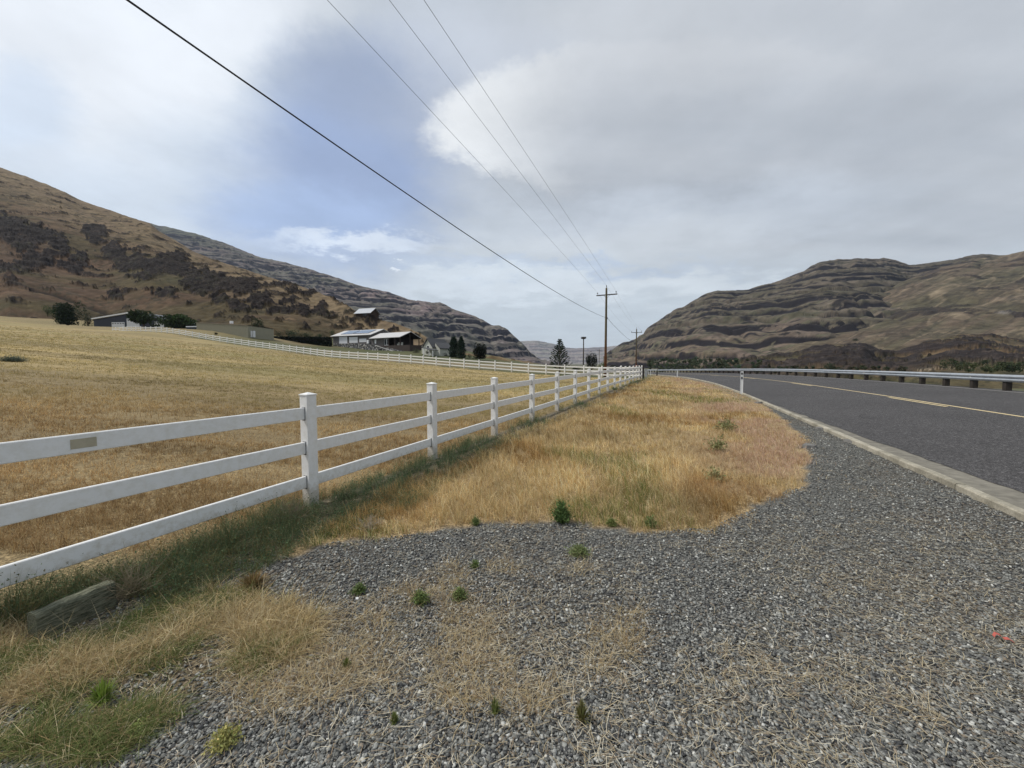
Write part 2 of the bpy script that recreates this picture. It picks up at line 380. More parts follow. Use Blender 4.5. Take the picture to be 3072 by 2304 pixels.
def post_parts(parent,loc,rz,first=None):
    if first is None:
        w=.0635
        p=MB().box((-w,-w,-.25),(w,w,1.345)).build('post',mv,parent,bevel=.006)
        for zt in (1.205,.80,.395):      # routed slot round each rail, its shade put in as a dark plate
            MB().box((-.029,-w-.0015,zt-.150),(.029,-w+.004,zt+.006)).build('shaded_rail_slot',m_slot_shade,p)
            MB().box((-.029,w-.004,zt-.150),(.029,w+.0015,zt+.006)).build('shaded_rail_slot',m_slot_shade,p)
        c=MB(); e=.070
        c.box((-e,-e,1.345),(e,e,1.358)); c.v+=[(-e,-e,1.3582),(e,-e,1.3582),(e,e,1.3582),(-e,e,1.3582),(0,0,1.382)]
        k=len(c.v)-5
        for i in range(4): c.f.append((k+i,k+(i+1)%4,k+4))
        c.build('post_cap',mv,p,bevel=.002)
        first=p
    else:
        q=first.copy(); COL.objects.link(q); q.parent=parent
        for ch in first.children:
            d=ch.copy(); COL.objects.link(d); d.parent=q
        p=q
    p.location=loc; p.rotation_euler=(0,0,rz); return p
RT=(1.205,.80,.395)
def rail(parent,A,B,zo,dens=1):
    A=np.array(A,float);B=np.array(B,float); d=B-A; h=np.array([d[1],-d[0],0]); h/=np.linalg.norm(h)
    r=.006; w=.019; H=.14
    pr=[(-w+r,-H),(w-r,-H),(w,-H+r),(w,-r),(w-r,0),(-w+r,0),(-w,-r),(-w,-H+r)]
    m=MB().prism(pr,A+np.array([0,0,zo]),B+np.array([0,0,zo]),h,(0,0,1))
    return m
near=empty('white_rail_fence',(F0[0],F0[1],fz(0)),0,'white vinyl three rail fence running from the left foreground along the dry grass verge','fence','white vinyl fences round the pasture')
org=np.array([F0[0],F0[1],fz(0)])
def npt(k):
    p=F0+fdir*2.44*k; return np.array([p[0],p[1],fz(max(k,0))])
pf=None
for k in range(-1,NB+1):
    q=post_parts(near,npt(k)-org,-FA,pf)
    if pf is None: pf=q
for k in range(-1,NB):
    for zo in RT:
        a_,b_=npt(k)-org,npt(k+1)-org; d=(b_-a_)/np.linalg.norm(b_-a_)
        ra=rail(near,a_-d*.03 if k>-1 else a_-d*.03,b_-d*.034,zo).build('rail',mv,near)
        if k==-1 and zo==RT[0]: patchrail=ra
# beige tape patch on the top rail
u0=at(208,1290,3.3); pa=npt(-1)-org; pb=npt(0)-org; dd=(pb-pa)/np.linalg.norm(pb-pa); hh=np.array([dd[1],-dd[0],0])
def rail_hit(x,y):
    d=ray(x,y)[:2]; o=pa[:2]+org[:2]+hh[:2]*.019; # solve o+dd*s = t*d
    M=np.array([[dd[0],-d[0]],[dd[1],-d[1]]]); s,t=np.linalg.solve(M,-o); return s
s0,s1=rail_hit(208,1290),rail_hit(288,1290)
m_tape=simple('faded_beige_tape',(.42,.38,.28),.7,.12,20)
tp=MB().prism([(.0195,1.205-.035),(.0215,1.205-.035),(.0215,1.205-.105),(.0195,1.205-.105)],pa+dd*s0,pa+dd*s1,hh,(0,0,1)).build('tape_patch',m_tape,patchrail)
tag(tp,label='faded beige tape patch stuck on the top rail')
# far fence: posts each 2.44 m along the path
FP=dense([tuple(p-np.array([0,0,1.37])) for p in FFP],20)
Ft=np.concatenate([[0],np.cumsum(np.linalg.norm(np.diff(FP[:,:2],axis=0),axis=1))])
far=empty('white_rail_fence',tuple(FP[0]),0,'long white three rail fence climbing the far side of the pasture towards the dark shed','fence','white vinyl fences round the pasture')
fo=FP[0].copy(); nF=int(Ft[-1]/2.44)
fpts=[np.array([np.interp(i*2.44,Ft,FP[:,j]) for j in range(3)]) for i in range(nF+1)]
for i,p in enumerate(fpts): 
    if i: p[2]=g1(p[0],p[1])*.35+p[2]*.65
def fang(i):
    d=fpts[min(i+1,nF)]-fpts[max(i-1,0)]; return math.atan2(-d[0],d[1])
m1=pf.data
# simple light post mesh for the distant fence (cap merged shapes kept as child)
for i,p in enumerate(fpts):
    if i==0: continue
    q=pf.copy(); q.parent=far; COL.objects.link(q); q.location=p-fo; q.rotation_euler=(0,0,fang(i))
    for ch in pf.children:
        if ch.name.startswith('post_cap'):
            d=ch.copy(); COL.objects.link(d); d.parent=q
for i in range(0,nF,2):
    for zo in RT:
        a_,b_=fpts[i]-fo,fpts[min(i+1,nF)]-fo
        m=rail(far,a_,b_,zo)
        if i+2<=nF:
            m2=rail(far,fpts[i+1]-fo,fpts[i+2]-fo,zo); n0=len(m.v); m.v+=m2.v; m.f+=[tuple(n0+q for q in f) for f in m2.f]
        m.build('rail',mv,far)
# ------------------------------------------------------------------ guardrail
gm,nt,b=nmat('galvanised_steel',.42,.5)
v=objc(nt,(1,1,1)); L(nt,mixn(nt,ramp(nt,noise(nt,3,5,v),[(.3,0),(.7,1)]),(.52,.55,.58),(.40,.43,.46)),b.inputs['Base Color']); b.inputs['Metallic'].default_value=.55
gw=simple('dark_weathered_guardrail_wood',(.035,.029,.024),.9,.3,4,bmp=.4)
gs=9.95; ga=roadpt(4,gs); grd=empty('guardrail',tuple(ga),0,'galvanised W beam guardrail on dark wooden posts along the far edge of the road','guardrail')
wp=[(0,0),(.0,.02),(.075,.055),(.083,.10),(.02,.145),(.0,.155),(.02,.165),(.083,.21),(.075,.255),(0,.29),(0,.31)]
ts=np.arange(4,150,1.905); V=[];k=len(wp)
for tq in ts:
    c0=roadpt(tq,gs); i_=roadpt(tq,gs-1); h=(i_-c0); h[2]=0; h/=np.linalg.norm(h)
    for a_,z_ in wp: V.append(c0-ga+h*(a_+.10)+np.array([0,0,z_+.375]))
V=np.array(V); n_=len(V); i=np.arange(n_).reshape(len(ts),k)
Fq=np.stack([i[:-1,:-1],i[1:,:-1],i[1:,1:],i[:-1,1:]],-1).reshape(-1,4)
o=arr('beam',V,Fq,gm,grd,smooth=True); md=o.modifiers.new('s','SOLIDIFY'); md.thickness=.004
po=None
for j,tq in enumerate(ts):
    c0=roadpt(tq,gs); i_=roadpt(tq,gs-1); rz=math.atan2((i_-c0)[1],(i_-c0)[0])
    if po is None:
        po=MB().box((-.10,-.10,-1.0),(.10,.10,.66)).build('post',gw,grd,bevel=.01); q=po
        MB().box((.055,-.06,.655-.28),(.10,.06,.69)).build('offset_block',gm,po) if False else None
    else: q=po.copy(); COL.objects.link(q); q.parent=grd
    q.location=c0-ga; q.rotation_euler=(0,0,rz)
mr=simple('amber_reflector',(.75,.72,.62),.3,.05)
for j in (9,14,19,24):
    c0=roadpt(ts[j],gs-.12); MB().box((-.03,-.02,.50),(.03,.02,.57)).build('reflector',mr,grd,loc=c0-ga)
# ------------------------------------------------------------------ delineators, mailbox, gate pillar
mwp=simple('white_plastic_marker',(.74,.75,.74),.5,.08,6); mdk=simple('dark_reflective_band',(.12,.12,.13),.5,.2,10)
def delin(x,yb,yt,D,wd,label,lean=0,bands=True):
    B=at(x,yb,D); T=at(x,yt,D); h=T[2]-B[2]
    e=empty('road_marker_post',(B[0],B[1],B[2]-.03),math.atan2(-B[0],B[1])*.6,label,'road marker','white flexible marker posts beside the kerb')
    e.rotation_euler[1]=lean
    w=wd/2
    # shallow curved blade
    n_=7; pr=[(w*math.sin(a)/math.sin(1.0),.02*(math.cos(a)-1)) for a in np.linspace(-1,1,n_)]
    pr=pr+[(a_,b_+.004) for a_,b_ in pr[::-1]]
    MB().prism(pr,(0,0,-.1),(0,0,h+.03),(1,0,0),(0,1,0)).build('blade',mwp,e)
    if bands:
        for z0,z1 in ((h*.87,h*.97),(h*.66,h*.77)):
            MB().box((-w*.62,-.018,z0),(w*.62,-.0135,z1)).build('reflective_band',mdk,e)
delin(2224,1178,1114,19.8,.135,'white flexible road marker nearest the camera, with two dark reflective bands, behind the kerb')
delin(2031.5,1128,1110.5,48,.11,'small white marker post in the grass at the bend of the kerb',bands=False)
delin(1951.5,1123.5,1111,58,.09,'white marker post at the end of the pale kerb, right of the leaning one',bands=False)
delin(1945.5,1122,1109,60,.07,'thin leaning white marker post nearest the dark gate pillar',lean=-.12,bands=False)
B=at(1971,1123,57); e=empty('mailbox',tuple(B),0,'grey rural mailbox on a dark post by the far kerb','mailbox')
mgry=simple('grey_painted_metal',(.35,.36,.37),.5,.1); mblk=simple('blackened_wood',(.035,.03,.028),.9,.3,6,bmp=.3)
MB().box((-.07,-.07,-.3),(.07,.07,.52)).build('post',mblk,e)
m=MB(); n_=9; pr=[(-.13,0),(.13,0)]+[(.13*math.cos(a),.12+.1*math.sin(a)) for a in np.linspace(0,math.pi,n_)]
m.prism(pr,(0,-.12,.525),(0,.12,.525),(1,0,0),(0,0,1)).build('box',mgry,e)
p=corner+fdir*.35
e=empty('gate_pillar',(p[0],p[1],g1(*p)),-FA,'dark brown rough timber gate pillar closing the far end of the white fence','pillar')
m=MB()
for i in range(5): m.box((-.19+.078*i,-.2,-.3),(-.19+.078*i+.074,.2,1.40+.03*math.sin(i*2.1)))
m.build('timber_boards',mblk,e,bevel=.006)
m_rust=simple('red_brown_stain',(.16,.07,.045),.8,.25,5)
e=empty('utility_cabinet',(at(1938,1121,52)[0],52,g1(at(1938,1121,52)[0],52)),-.3,'small pale grey utility cabinet just right of the dark gate pillar','cabinet')
MB().box((-.16,-.16,-.1),(.16,.16,.95)).build('body',mgry,e,bevel=.02); MB().box((-.19,-.19,.952),(.19,.19,1.0)).build('lid',mgry,e,bevel=.01)
B=at(1913,1097,70); e=empty('open_shelter',(B[0],B[1],g1(B[0],B[1])),-.2,'low rust brown roofed shelter behind the far fence corner','shelter')
MB().prism([(-.85,-.0),(0,.25),(.85,0),(.85,.08),(0,.33),(-.85,.08)],(0,-1,1.45),(0,1,1.45),(1,0,0),(0,0,1)).build('roof',m_rust,e)
for sx in (-.7,.7):
    for sy in (-.85,.85): MB().box((sx-.05,sy-.05,-.3),(sx+.05,sy+.05,1.52)).build('post',mblk,e)
# ------------------------------------------------------------------ utility poles and wires
mp_,nt,b=nmat('weathered_pole_wood',.9,.15)
v=objc(nt,(9,9,.7)); zc=nt.nodes.new('ShaderNodeSeparateXYZ'); L(nt,nt.nodes.new('ShaderNodeTexCoord').outputs['Object'],zc.inputs[0])
base=ramp(nt,math_(nt,'DIVIDE',zc.outputs[2],11),[(.18,(.20,.085,.045)),(.32,(.15,.085,.05)),(.5,(.115,.10,.065))])
L(nt,mixn(nt,1,base,ramp(nt,noise(nt,6,6,v,.7),[(.3,.6),(.7,1.3)]),'MULTIPLY'),b.inputs['Base Color'])
m_arm=simple('dark_crossarm_wood',(.055,.045,.035),.9,.25,6); m_ins=simple('brown_porcelain',(.05,.04,.04),.3,.1); m_wire=simple('aluminium_wire',(.16,.17,.18),.6,.05); m_cable=simple('black_cable',(.02,.02,.025),.6,.05)
PD=np.array([.375,.927]); 
def upole(X,Y,top,label,rz,armz=.85,armL=2.45):
    z0=g1(X,Y); H=top-z0
    e=empty('utility_pole',(X,Y,z0),rz,label,'utility pole','wooden utility poles along the road')
    MB().tube([(0,0,-.5),(0,0,H*.5),(0,0,H-.35),(0,0,H-.12)],[.17,.14,.115,.10],12).build('pole',mp_,e,smooth=True)
    a=MB().box((-armL/2,.10,H-armz-.12),(armL/2,.20,H-armz)).build('crossarm',m_arm,e,bevel=.008)
    for sx in (-1,1):
        MB().tube([(sx*.38,.205,H-armz-.06),(0,.14,H-armz-.5)],.014,6).build('brace',m_arm,e)
        MB().tube([(sx*(armL/2-.12),.15,H-armz),(sx*(armL/2-.12),.15,H-armz+.12),(sx*(armL/2-.12),.15,H-armz+.14),(sx*(armL/2-.12),.15,H-armz+.26),(sx*(armL/2-.12),.15,H-armz+.28)],[.015,.015,.055,.06,.03],10).build('insulator',m_ins,a)
    MB().tube([(0,0,H-.2),(0,0,H+.02),(0,0,H+.04),(0,0,H+.16),(0,0,H+.18)],[.04,.02,.055,.055,.03],10).build('insulator',m_ins,e)
    c=MB().tube([(.15,0,H*.655-.08),(.15,0,H*.655+.08)],.05,8).build('cable_clamp',m_ins,e)
    def W(lx,ly,lz):
        c_,s_=math.cos(rz),math.sin(rz); return np.array([X+lx*c_-ly*s_,Y+lx*s_+ly*c_,z0+lz])
    return [W(-armL/2+.12,.15,H-armz+.28),W(0,0,H+.18),W(armL/2-.12,.15,H-armz+.28),W(.15,0,H*.655)]
P1=at(1819.5,856,46); P2=at(1910,983,90); P3=at(1798,1046,205)
rz=-math.atan2(PD[0],PD[1])
w1=upole(P1[0],P1[1],P1[2]-.18,'tall wooden utility pole with a crossarm, nearest of the poles, rust red at its foot',rz-.09)
w2=upole(P2[0],P2[1],P2[2]-.18,'second wooden utility pole, right of the tall one against the brown canyon slope',rz)
w3=upole(P3[0],P3[1],P3[2]-.18,'smallest and most distant utility pole, above the round dark bush',.1)
def plan_hit(A,xe,ze):       # where the sight line through the top edge at xe reaches height ze
    return gz(xe,0,ze)
E1=plan_hit(w1[1],1168,10.75); dw=(E1-w1[1])[:2]; Lw=np.linalg.norm(dw); dw/=Lw; p0=w1[1][:2]+dw*62
rz0=-math.atan2(-dw[0],-dw[1])
w0=upole(p0[0],p0[1],P1[2]-.2,'wooden utility pole standing behind the viewer beside the fence',rz0)
def sag_for(A,B,xe):          # A behind, B the tall pole; sag so that the wire meets the sight line
    d=ray(xe,0); M=np.array([[B[0]-A[0],-d[0]],[B[1]-A[1],-d[1]]]); t,q=np.linalg.solve(M,-A[:2]); z=CH+q*d[2]
    return float((A[2]*(1-t)+B[2]*t-z)/(4*t*(1-t)))
def wire(A,B,sag,r,mat,label,name='power_line',cat='power line'):
    pts=[]; 
    for i in range(41):
        t=i/40; p=A*(1-t)+B*t; p=p.copy(); p[2]-=4*sag*t*(1-t); pts.append(p)
    o=MB().tube([q-pts[0] for q in pts],r,6).build(name,mat,None,smooth=True); o.location=pts[0]; tag(o,label,cat,'overhead lines along the road'); return o
WL=['thin overhead wire leftmost of the three fine ones crossing the sky','thin overhead wire from the top of the tall pole, middle one of three','thin overhead wire rightmost of the three fine ones crossing the sky']
for i in range(3):
    sg=sag_for(w0[i],w1[i],(982,1168,1272)[i]); print('sag',i,sg,w0[i],w1[i]); wire(w0[i],w1[i],sg,.0062,m_wire,WL[i])
for i,l in enumerate(['fine wire between the two poles from the left end of the crossarm','fine wire between the two pole tops','fine wire between the two poles from the right end of the crossarm']):
    wire(w1[i],w2[i],.5,.007,m_wire,l)
sg=sag_for(w0[3],w1[3],382); print('cable',sg,w0[3])
wire(w0[3],w1[3],sg,.014,m_cable,'thick black overhead cable slanting down across the whole sky to the tall pole','overhead_cable','cable')
wire(w1[3],w2[3],.45,.018,m_cable,'thick black cable sagging from the tall pole to the second pole','overhead_cable','cable')
# nest pole
X,Y=at(1750,1096,78)[:2]; z0=g1(X,Y); T=at(1750,1012,78)[2]
e=empty('nest_pole',(X,Y,z0),0,'dark slender pole topped by a bird nest, between the pine and the tall utility pole','pole')
H=T-z0; MB().tube([(0,0,-.4),(0,0,H-.35)],[.13,.10],10).build('pole',m_arm,e,smooth=True)
MB().box((-.22,-.22,H-.35),(.22,.22,H-.30)).build('platform',m_arm,e)
nm=MB()
for i in range(170):
    a=random.uniform(0,6.283); r=.25+.22*random.random(); z=H-.28+random.random()*.34
    c=np.array([r*math.cos(a),r*math.sin(a),z]); d=np.array([-math.sin(a)+random.uniform(-.6,.6),math.cos(a)+random.uniform(-.6,.6),random.uniform(-.35,.35)])*.22
    nm.tube([c-d,c+d],.018,4)
nm.build('stick_nest',simple('nest_sticks',(.06,.05,.04),.95,.3,9),e)
# ------------------------------------------------------------------ buildings
class Frame:
    def __init__(s,P0,P1):   # facade from P0 (left) to P1 (right); local x along, y away from the camera
        s.o=np.array([P0[0],P0[1]]); d=np.array([P1[0]-P0[0],P1[1]-P0[1]]); s.L=float(np.linalg.norm(d)); s.rz=math.atan2(d[1],d[0])
m_navy=simple('dark_navy_metal_siding',(.030,.036,.052),.6,.12,2); m_white=simple('white_painted_trim',(.76,.77,.78),.6,.06,3)
m_doorw=simple('white_sectional_door',(.66,.67,.69),.55,.05,3); m_glassd=simple('dark_window_glass',(.02,.024,.03),.15,.1,3,spec=.6)
m_tan=simple('olive_tan_metal_siding',(.27,.255,.19),.65,.06,1.5); m_tanr=simple('tan_roof_metal',(.26,.22,.18),.7,.08,2)
m_grey=simple('grey_taupe_siding',(.125,.115,.112),.8,.10,1.5,stretch=(.3,.3,3)); m_greyr=simple('light_grey_metal_roof',(.50,.49,.48),.5,.06,.8,stretch=(6,1,1))
m_sol=simple('solar_glass',(.20,.25,.31),.2,.08,1.5,spec=.8); m_solf=simple('dark_solar_frame',(.05,.055,.06),.5,.1)
m_dkr=simple('dark_interior_timber',(.022,.016,.014),.9,.3,3); m_deck=simple('dark_brown_deck_boards',(.055,.043,.038),.9,.2,3,stretch=(.3,.3,6))
m_cab=simple('dark_weathered_cabin_boards',(.05,.034,.026),.95,.3,4,stretch=(5,5,.4)); m_cabr=simple('pale_tin_roof',(.42,.44,.47),.5,.08,1)
m_cream=simple('cream_clapboard',(.52,.52,.46),.8,.06,2,stretch=(.2,.2,8)); m_shing=simple('dark_grey_shingles',(.10,.10,.105),.95,.2,6)
ms,nt,b=nmat('fieldstone_wall',.95,.15)
v=objc(nt,(1,1,1),True); vo=nt.nodes.new('ShaderNodeTexVoronoi'); vo.inputs['Scale'].default_value=1.7; L(nt,v,vo.inputs['Vector'])
bw=nt.nodes.new('ShaderNodeRGBToBW'); L(nt,vo.outputs['Color'],bw.inputs[0])
L(nt,mixn(nt,ramp(nt,vo.outputs['Distance'],[(.35,0),(.55,1)]),ramp(nt,bw.outputs[0],[(.2,(.10,.105,.12)),(.5,(.24,.24,.24)),(.8,(.38,.36,.32))]),(.05,.05,.05)),b.inputs['Base Color']); bump(nt,b,vo.outputs['Distance'],-1,.1)
def gable_x(e,Lx,W,zb,ze,zr,wall,roof,t=.18,ov=.6,apex=.5,zback=None):
    """ridge along local x"""
    zback=ze if zback is None else zback; ya=W*apex
    m=MB().prism([(0,zb),(W,zb),(W,zback),(ya,zr),(0,ze)],(0,0,0),(Lx,0,0),(0,1,0),(0,0,1)); m.build('wall',wall,e)
    sl=(zr-ze)/ya; sb=(zr-zback)/(W-ya)
    g=.012
    MB().prism([(-ov,ze-sl*ov+g),(ya,zr+g),(W+ov,zback-sb*ov+g),(W+ov,zback-sb*ov+t),(ya,zr+t),(-ov,ze-sl*ov+t)],(-ov,0,0),(Lx+ov,0,0),(0,1,0),(0,0,1)).build('roof',roof,e)
def opening(e,nm,x0,x1,z0,z1,mat,y=-.03,frame=None,rows=0):
    if frame: 
        p=MB().box((x0-.12,y,z0-.12),(x1+.12,y+.06,z1+.12)).build(nm+'_frame' if nm!='window' else 'window',frame,e)
        o=MB().box((x0,y-.02,z0),(x1,y-.003,z1)).build('pane' if nm=='window' else nm,mat,p)
    else: o=MB().box((x0,y-.02,z0),(x1,y+.04,z1)).build(nm,mat,e)
    return o
def mk(name,P0,P1,z,label,cat,group=None):
    f=Frame(P0,P1); e=empty(name,(P0[0],P0[1],z),f.rz,label,cat,group); return e,f.L
# --- long garage with solar roof
HA,HB=at(999,1029,145),at(1112,1030,137); zb=8.6
e,Lx=mk('garage_building',HA,HB,zb,'long grey garage building with solar panels on its pale roof and three white roller doors','building')
gable_x(e,Lx,12,-2,3.25,5.5,m_grey,m_greyr)
def lx(x,D=141): # facade metre from pixel
    a=(x-999)/(1112-999); return a*Lx*(1.0+.06*(1-a))
for x0,x1,y0,y1 in ((1018,1042,2.9,.35),(1048,1073,2.6,.5),(1078,1099,1.9,.65)):
    d=MB()
    d.box((lx(x0),-.05,y1-.0),(lx(x1),.02,y0)); d.build('roller_door',m_doorw,e)
    MB().box((lx(x0)-.1,-.03,y0+.01),(lx(x1)+.1,.03,y0+.12)).build('door_lintel',m_solf,e)
MB().box((lx(1103),-.5,.1),(lx(1103)+.9,-.05,1.3)).build('utility_box',m_white,e)
sl=(5.5-3.25)/6.0
for x0,x1 in ((3.0,8.7),(9.3,16.8)):
    y0,y1=1.0,5.0
    P=[(x0,y0,3.25+sl*y0+.25),(x1,y0,3.25+sl*y0+.25),(x1,y1,3.25+sl*y1+.25),(x0,y1,3.25+sl*y1+.25)]
    m=MB(); n_=np.array([0,-sl,1]); n_/=np.linalg.norm(n_)
    m.prism([(0,0),(x1-x0,0),(x1-x0,.07),(0,.07)],P[0],P[3],(1,0,0),n_).build('solar_frame',m_solf,e)
    q=MB(); nx_=int((x1-x0)/1.05)
    for i in range(nx_):
        for j in range(2):
            w_=(x1-x0)/nx_; A=np.array(P[0]); sv=(np.array(P[3])-A)/2
            q.prism([(w_*i+.05,.075),(w_*(i+1)-.05,.075),(w_*(i+1)-.05,.09),(w_*i+.05,.09)],A+sv*(j+.03),A+sv*(j+.97),(1,0,0),n_)
    q.build('solar_panel',m_sol,e)
# --- open gabled porch house
PA,PB=at(1112,1016,135.2),at(1200.5,1012,127.6); zb2=7.9
e,Lx2=mk('porch_house',PA,PB,zb2,'grey house with pale metal roof and a wide dark open gabled porch','house')
z_e=2.55;W2=8.8
MB().prism([(0,-1.5),(W2,-1.5),(W2,z_e),(W2*.5,4.3),(0,z_e)],(0,.3,0),(Lx2*.42,.3,0),(0,1,0),(0,0,1)).build('wall',m_grey,e)
MB().prism([(.6,-.3),(W2-.1,-.3),(W2-.1,z_e),(W2*.5,4.2),(.6,z_e)],(Lx2*.42+.02,1.2,0),(Lx2*.72,1.2,0),(0,1,0),(0,0,1)).build('back_wall',m_dkr,e)
sl=(4.35-z_e)/(W2*.5)
MB().prism([(-.6,z_e-sl*.6),(W2*.5,4.35),(W2+.6,z_e-sl*.6),(W2+.6,z_e-sl*.6+.16),(W2*.5,4.35+.18),(-.6,z_e-sl*.6+.16)],(-.2,0,0),(Lx2+.5,0,0),(0,1,0),(0,0,1)).build('roof',m_greyr,e)
MB().prism([(-.5,z_e-sl*.5-.12),(W2*.5,4.2),(W2+.5,z_e-sl*.5-.12),(W2+.5,z_e-sl*.5-.02),(W2*.5,4.34),(-.5,z_e-sl*.5-.02)],(Lx2*.72,0,0),(Lx2+.45,0,0),(0,1,0),(0,0,1)).build('ceiling',m_dkr,e)
for xx,yy in ((Lx2*.62,.1),(Lx2*.82,.1),(Lx2-.15,.1),(Lx2-.15,W2*.5),(Lx2-.15,W2-.1)):
    MB().box((xx-.12,yy-.12,-.3),(xx+.12,yy+.12,z_e+.1 if yy!=W2*.5 else 4.1)).build('porch_post',m_deck,e)
opening(e,'window',1.7,2.5,.6,2.0,m_white,y=.27); 
d=opening(e,'door',Lx2*.46,Lx2*.53,.0,2.0,m_glassd,y=.2,frame=m_white); opening(e,'door',Lx2*.545,Lx2*.60,.0,2.0,m_glassd,y=.2,frame=m_white)
MB().box((Lx2*.40,-1.1,-2.6),(Lx2+5.5,W2,-.32)).build('deck',m_deck,e)
MB().prism([(0,0),(.25,0),(.25,.12),(0,.12)],(Lx2*.30,-1.5,-.2),(Lx2*.95,-2.3,-2.4),(0,-1,0),(0,0,1)).build('handrail',m_greyr,e)
for sx,sc in ((Lx2*.78,.9),(Lx2*.88,.7)):
    MB().box((sx,1.5,-.3),(sx+sc,2.2,.35)).box((sx,2.0,.352),(sx+sc,2.2,.8)).build('porch_sofa',m_cream,e)
# --- stone retaining wall
pts=[(999,1030,144,1047),(1060,1030.5,140.5,1050),(1112,1032,135.5,1053),(1150,1041,131,1056),(1180,1047,128,1058),(1205,1053,125,1060),(1230,1058,122,1063)]
m=MB(); T=[];Bm=[]
for x,y,D,yb in pts:
    a_=at(x,y,D-.9); b_=at(x,yb+3,D-1.6); T.append(a_); Bm.append(b_)
for i in range(len(pts)-1):
    for q in range(6):
        t0_,t1_=q/6,(q+1)/6
        A0=T[i]*(1-t0_)+T[i+1]*t0_;A1=T[i]*(1-t1_)+T[i+1]*t1_;B0=Bm[i]*(1-t0_)+Bm[i+1]*t0_;B1=Bm[i]*(1-t1_)+Bm[i+1]*t1_
        bk=np.array([.25,.9,0]); jj=random.uniform(-.08,.08); A0=A0+[0,0,jj];A1=A1+[0,0,jj]
        m.poly([B0,B1,A1,A0]); m.poly([A0,A1,A1+bk,A0+bk]); m.poly([A0+bk,A1+bk,B1+bk,B0+bk]); m.poly([B0,A0,A0+bk,B0+bk]); m.poly([A1,B1,B1+bk,A1+bk])
o=m.build('stone_retaining_wall',ms); tag(o,'grey fieldstone retaining wall stepping down below the garage and porch house','wall')
# --- white cottage
CA,CB=at(1270,1058,116),at(1297,1060,114); zc_=g1(CA[0],CA[1]); 
e,L3=mk('cottage',CA,CB,zc_,'small cream clapboard cottage with steep dark gable, right of the porch house','house')
hA=at(1283.7,1016.5,115)[2]-zc_; hE=at(1270,1040,116)[2]-zc_
MB().prism([(0,-1),(L3,-1),(L3,hE),(L3*.5,hA-.15),(0,hE)],(0,0,0),(0,7,0),(1,0,0),(0,0,1)).build('wall',m_cream,e)
sl=(hA-hE)/(L3*.5)
MB().prism([(-.35,hE-sl*.35),(L3*.5,hA),(L3+.35,hE-sl*.35),(L3+.35,hE-sl*.35+.22),(L3*.5,hA+.24),(-.35,hE-sl*.35+.22)],(0,-.35,0),(0,7.3,0),(1,0,0),(0,0,1)).build('roof',m_shing,e)
opening(e,'window',L3*.42,L3*.64,hE*.62,hE*.62+1.1,m_glassd,frame=m_white)
MB().prism([(-2.2,-1),(-.02,-1),(-.02,hE+.2),(-1.1,hE+.9),(-2.2,hE+.2)],(0,1.5,0),(0,6,0),(1,0,0),(0,0,1)).build('side_wing',m_cream,e)
MB().prism([(-2.4,hE+.15),(-1.1,hE+1.15),(.3,hE+2.4),(.3,hE+2.55),(-1.1,hE+1.3),(-2.4,hE+.3)],(0,2.4,0),(0,6.3,0),(1,0,0),(0,0,1)).build('roof',m_shing,e)
MB().prism([(L3+.02,-1),(L3+1.9,-1),(L3+1.9,1.7),(L3+.02,3.3)],(0,1.2,0),(0,6.5,0),(1,0,0),(0,0,1)).build('side_wing',m_cream,e)
MB().prism([(L3+.36,3.45),(L3+2.3,1.75),(L3+2.3,1.95),(L3+.36,3.65)],(0,.8,0),(0,6.7,0),(1,0,0),(0,0,1)).build('roof',m_shing,e)
MB().prism([(L3*.55,1.95),(L3+2.6,1.15),(L3+2.6,1.3),(L3*.55,2.1)],(0,-2.4,0),(0,-.1,0),(1,0,0),(0,0,1)).build('porch_roof',m_shing,e)
for xx in (L3*.65,L3+.9,L3+2.4): MB().box((xx-.07,-2.3,-1),(xx+.07,-2.16,1.8-.3*(xx-L3*.6)/2)).build('porch_post',m_white,e)
# --- hillside cabin
KA,KB=at(1068,950,190),at(1111,957,187.5); zk=22.3
e,L4=mk('hillside_cabin',KA,KB,zk,'dark weathered timber cabin with pale tin roof high on the hillside','cabin')
ze_=at(1110,937,188)[2]-zk; zr_=at(1120,925,191)[2]-zk
gable_x(e,L4,6.6,-1.2,ze_,zr_,m_cab,m_cabr,t=.14,ov=.75)
for a_,b_ in ((.52,.60),(.66,.74)): opening(e,'window',L4*a_,L4*b_,2.4,3.4,m_glassd,frame=m_dkr)
MB().box((L4+.02,.5,.9),(L4+2.3,5.6,1.05)).build('side_deck',m_cab,e)
for yy in (.6,5.4): MB().box((L4+2.1,yy,-1.5),(L4+2.25,yy+.15,2.0)).build('deck_post',m_cab,e)
# --- dark shed with white doors (gable to us)
SA,SB=at(282,980,152),at(535,984,148); zs=at(400,981,150)[2]-.2
e,L5=mk('dark_shed',SA,SB,zs,'wide dark navy metal shed with white doors and white edged gable roof','shed')
hE=at(282,958.5,152)[2]-zs; hA=at(402,939,150)[2]-zs; xa=L5*.475; hR=at(535,969,148)[2]-zs
MB().prism([(0,-1.5),(L5,-1.5),(L5,hR),(xa,hA),(0,hE)],(0,0,0),(0,16,0),(1,0,0),(0,0,1)).build('wall',m_navy,e)
MB().prism([(-.6,hE-.02),(xa,hA+.03),(xa,hA+.5),(-.6,hE+.42)],(0,-.5,0),(0,16.5,0),(1,0,0),(0,0,1)).build('roof',m_white,e)
MB().prism([(xa+.004,hA+.03),(L5+.6,hR-.05),(L5+.6,hR+.12),(xa+.004,hA+.3)],(0,-.5,0),(0,16.5,0),(1,0,0),(0,0,1)).build('roof_slope',m_navy,e)
def sx(x): return (x-282)/(535-282)*L5
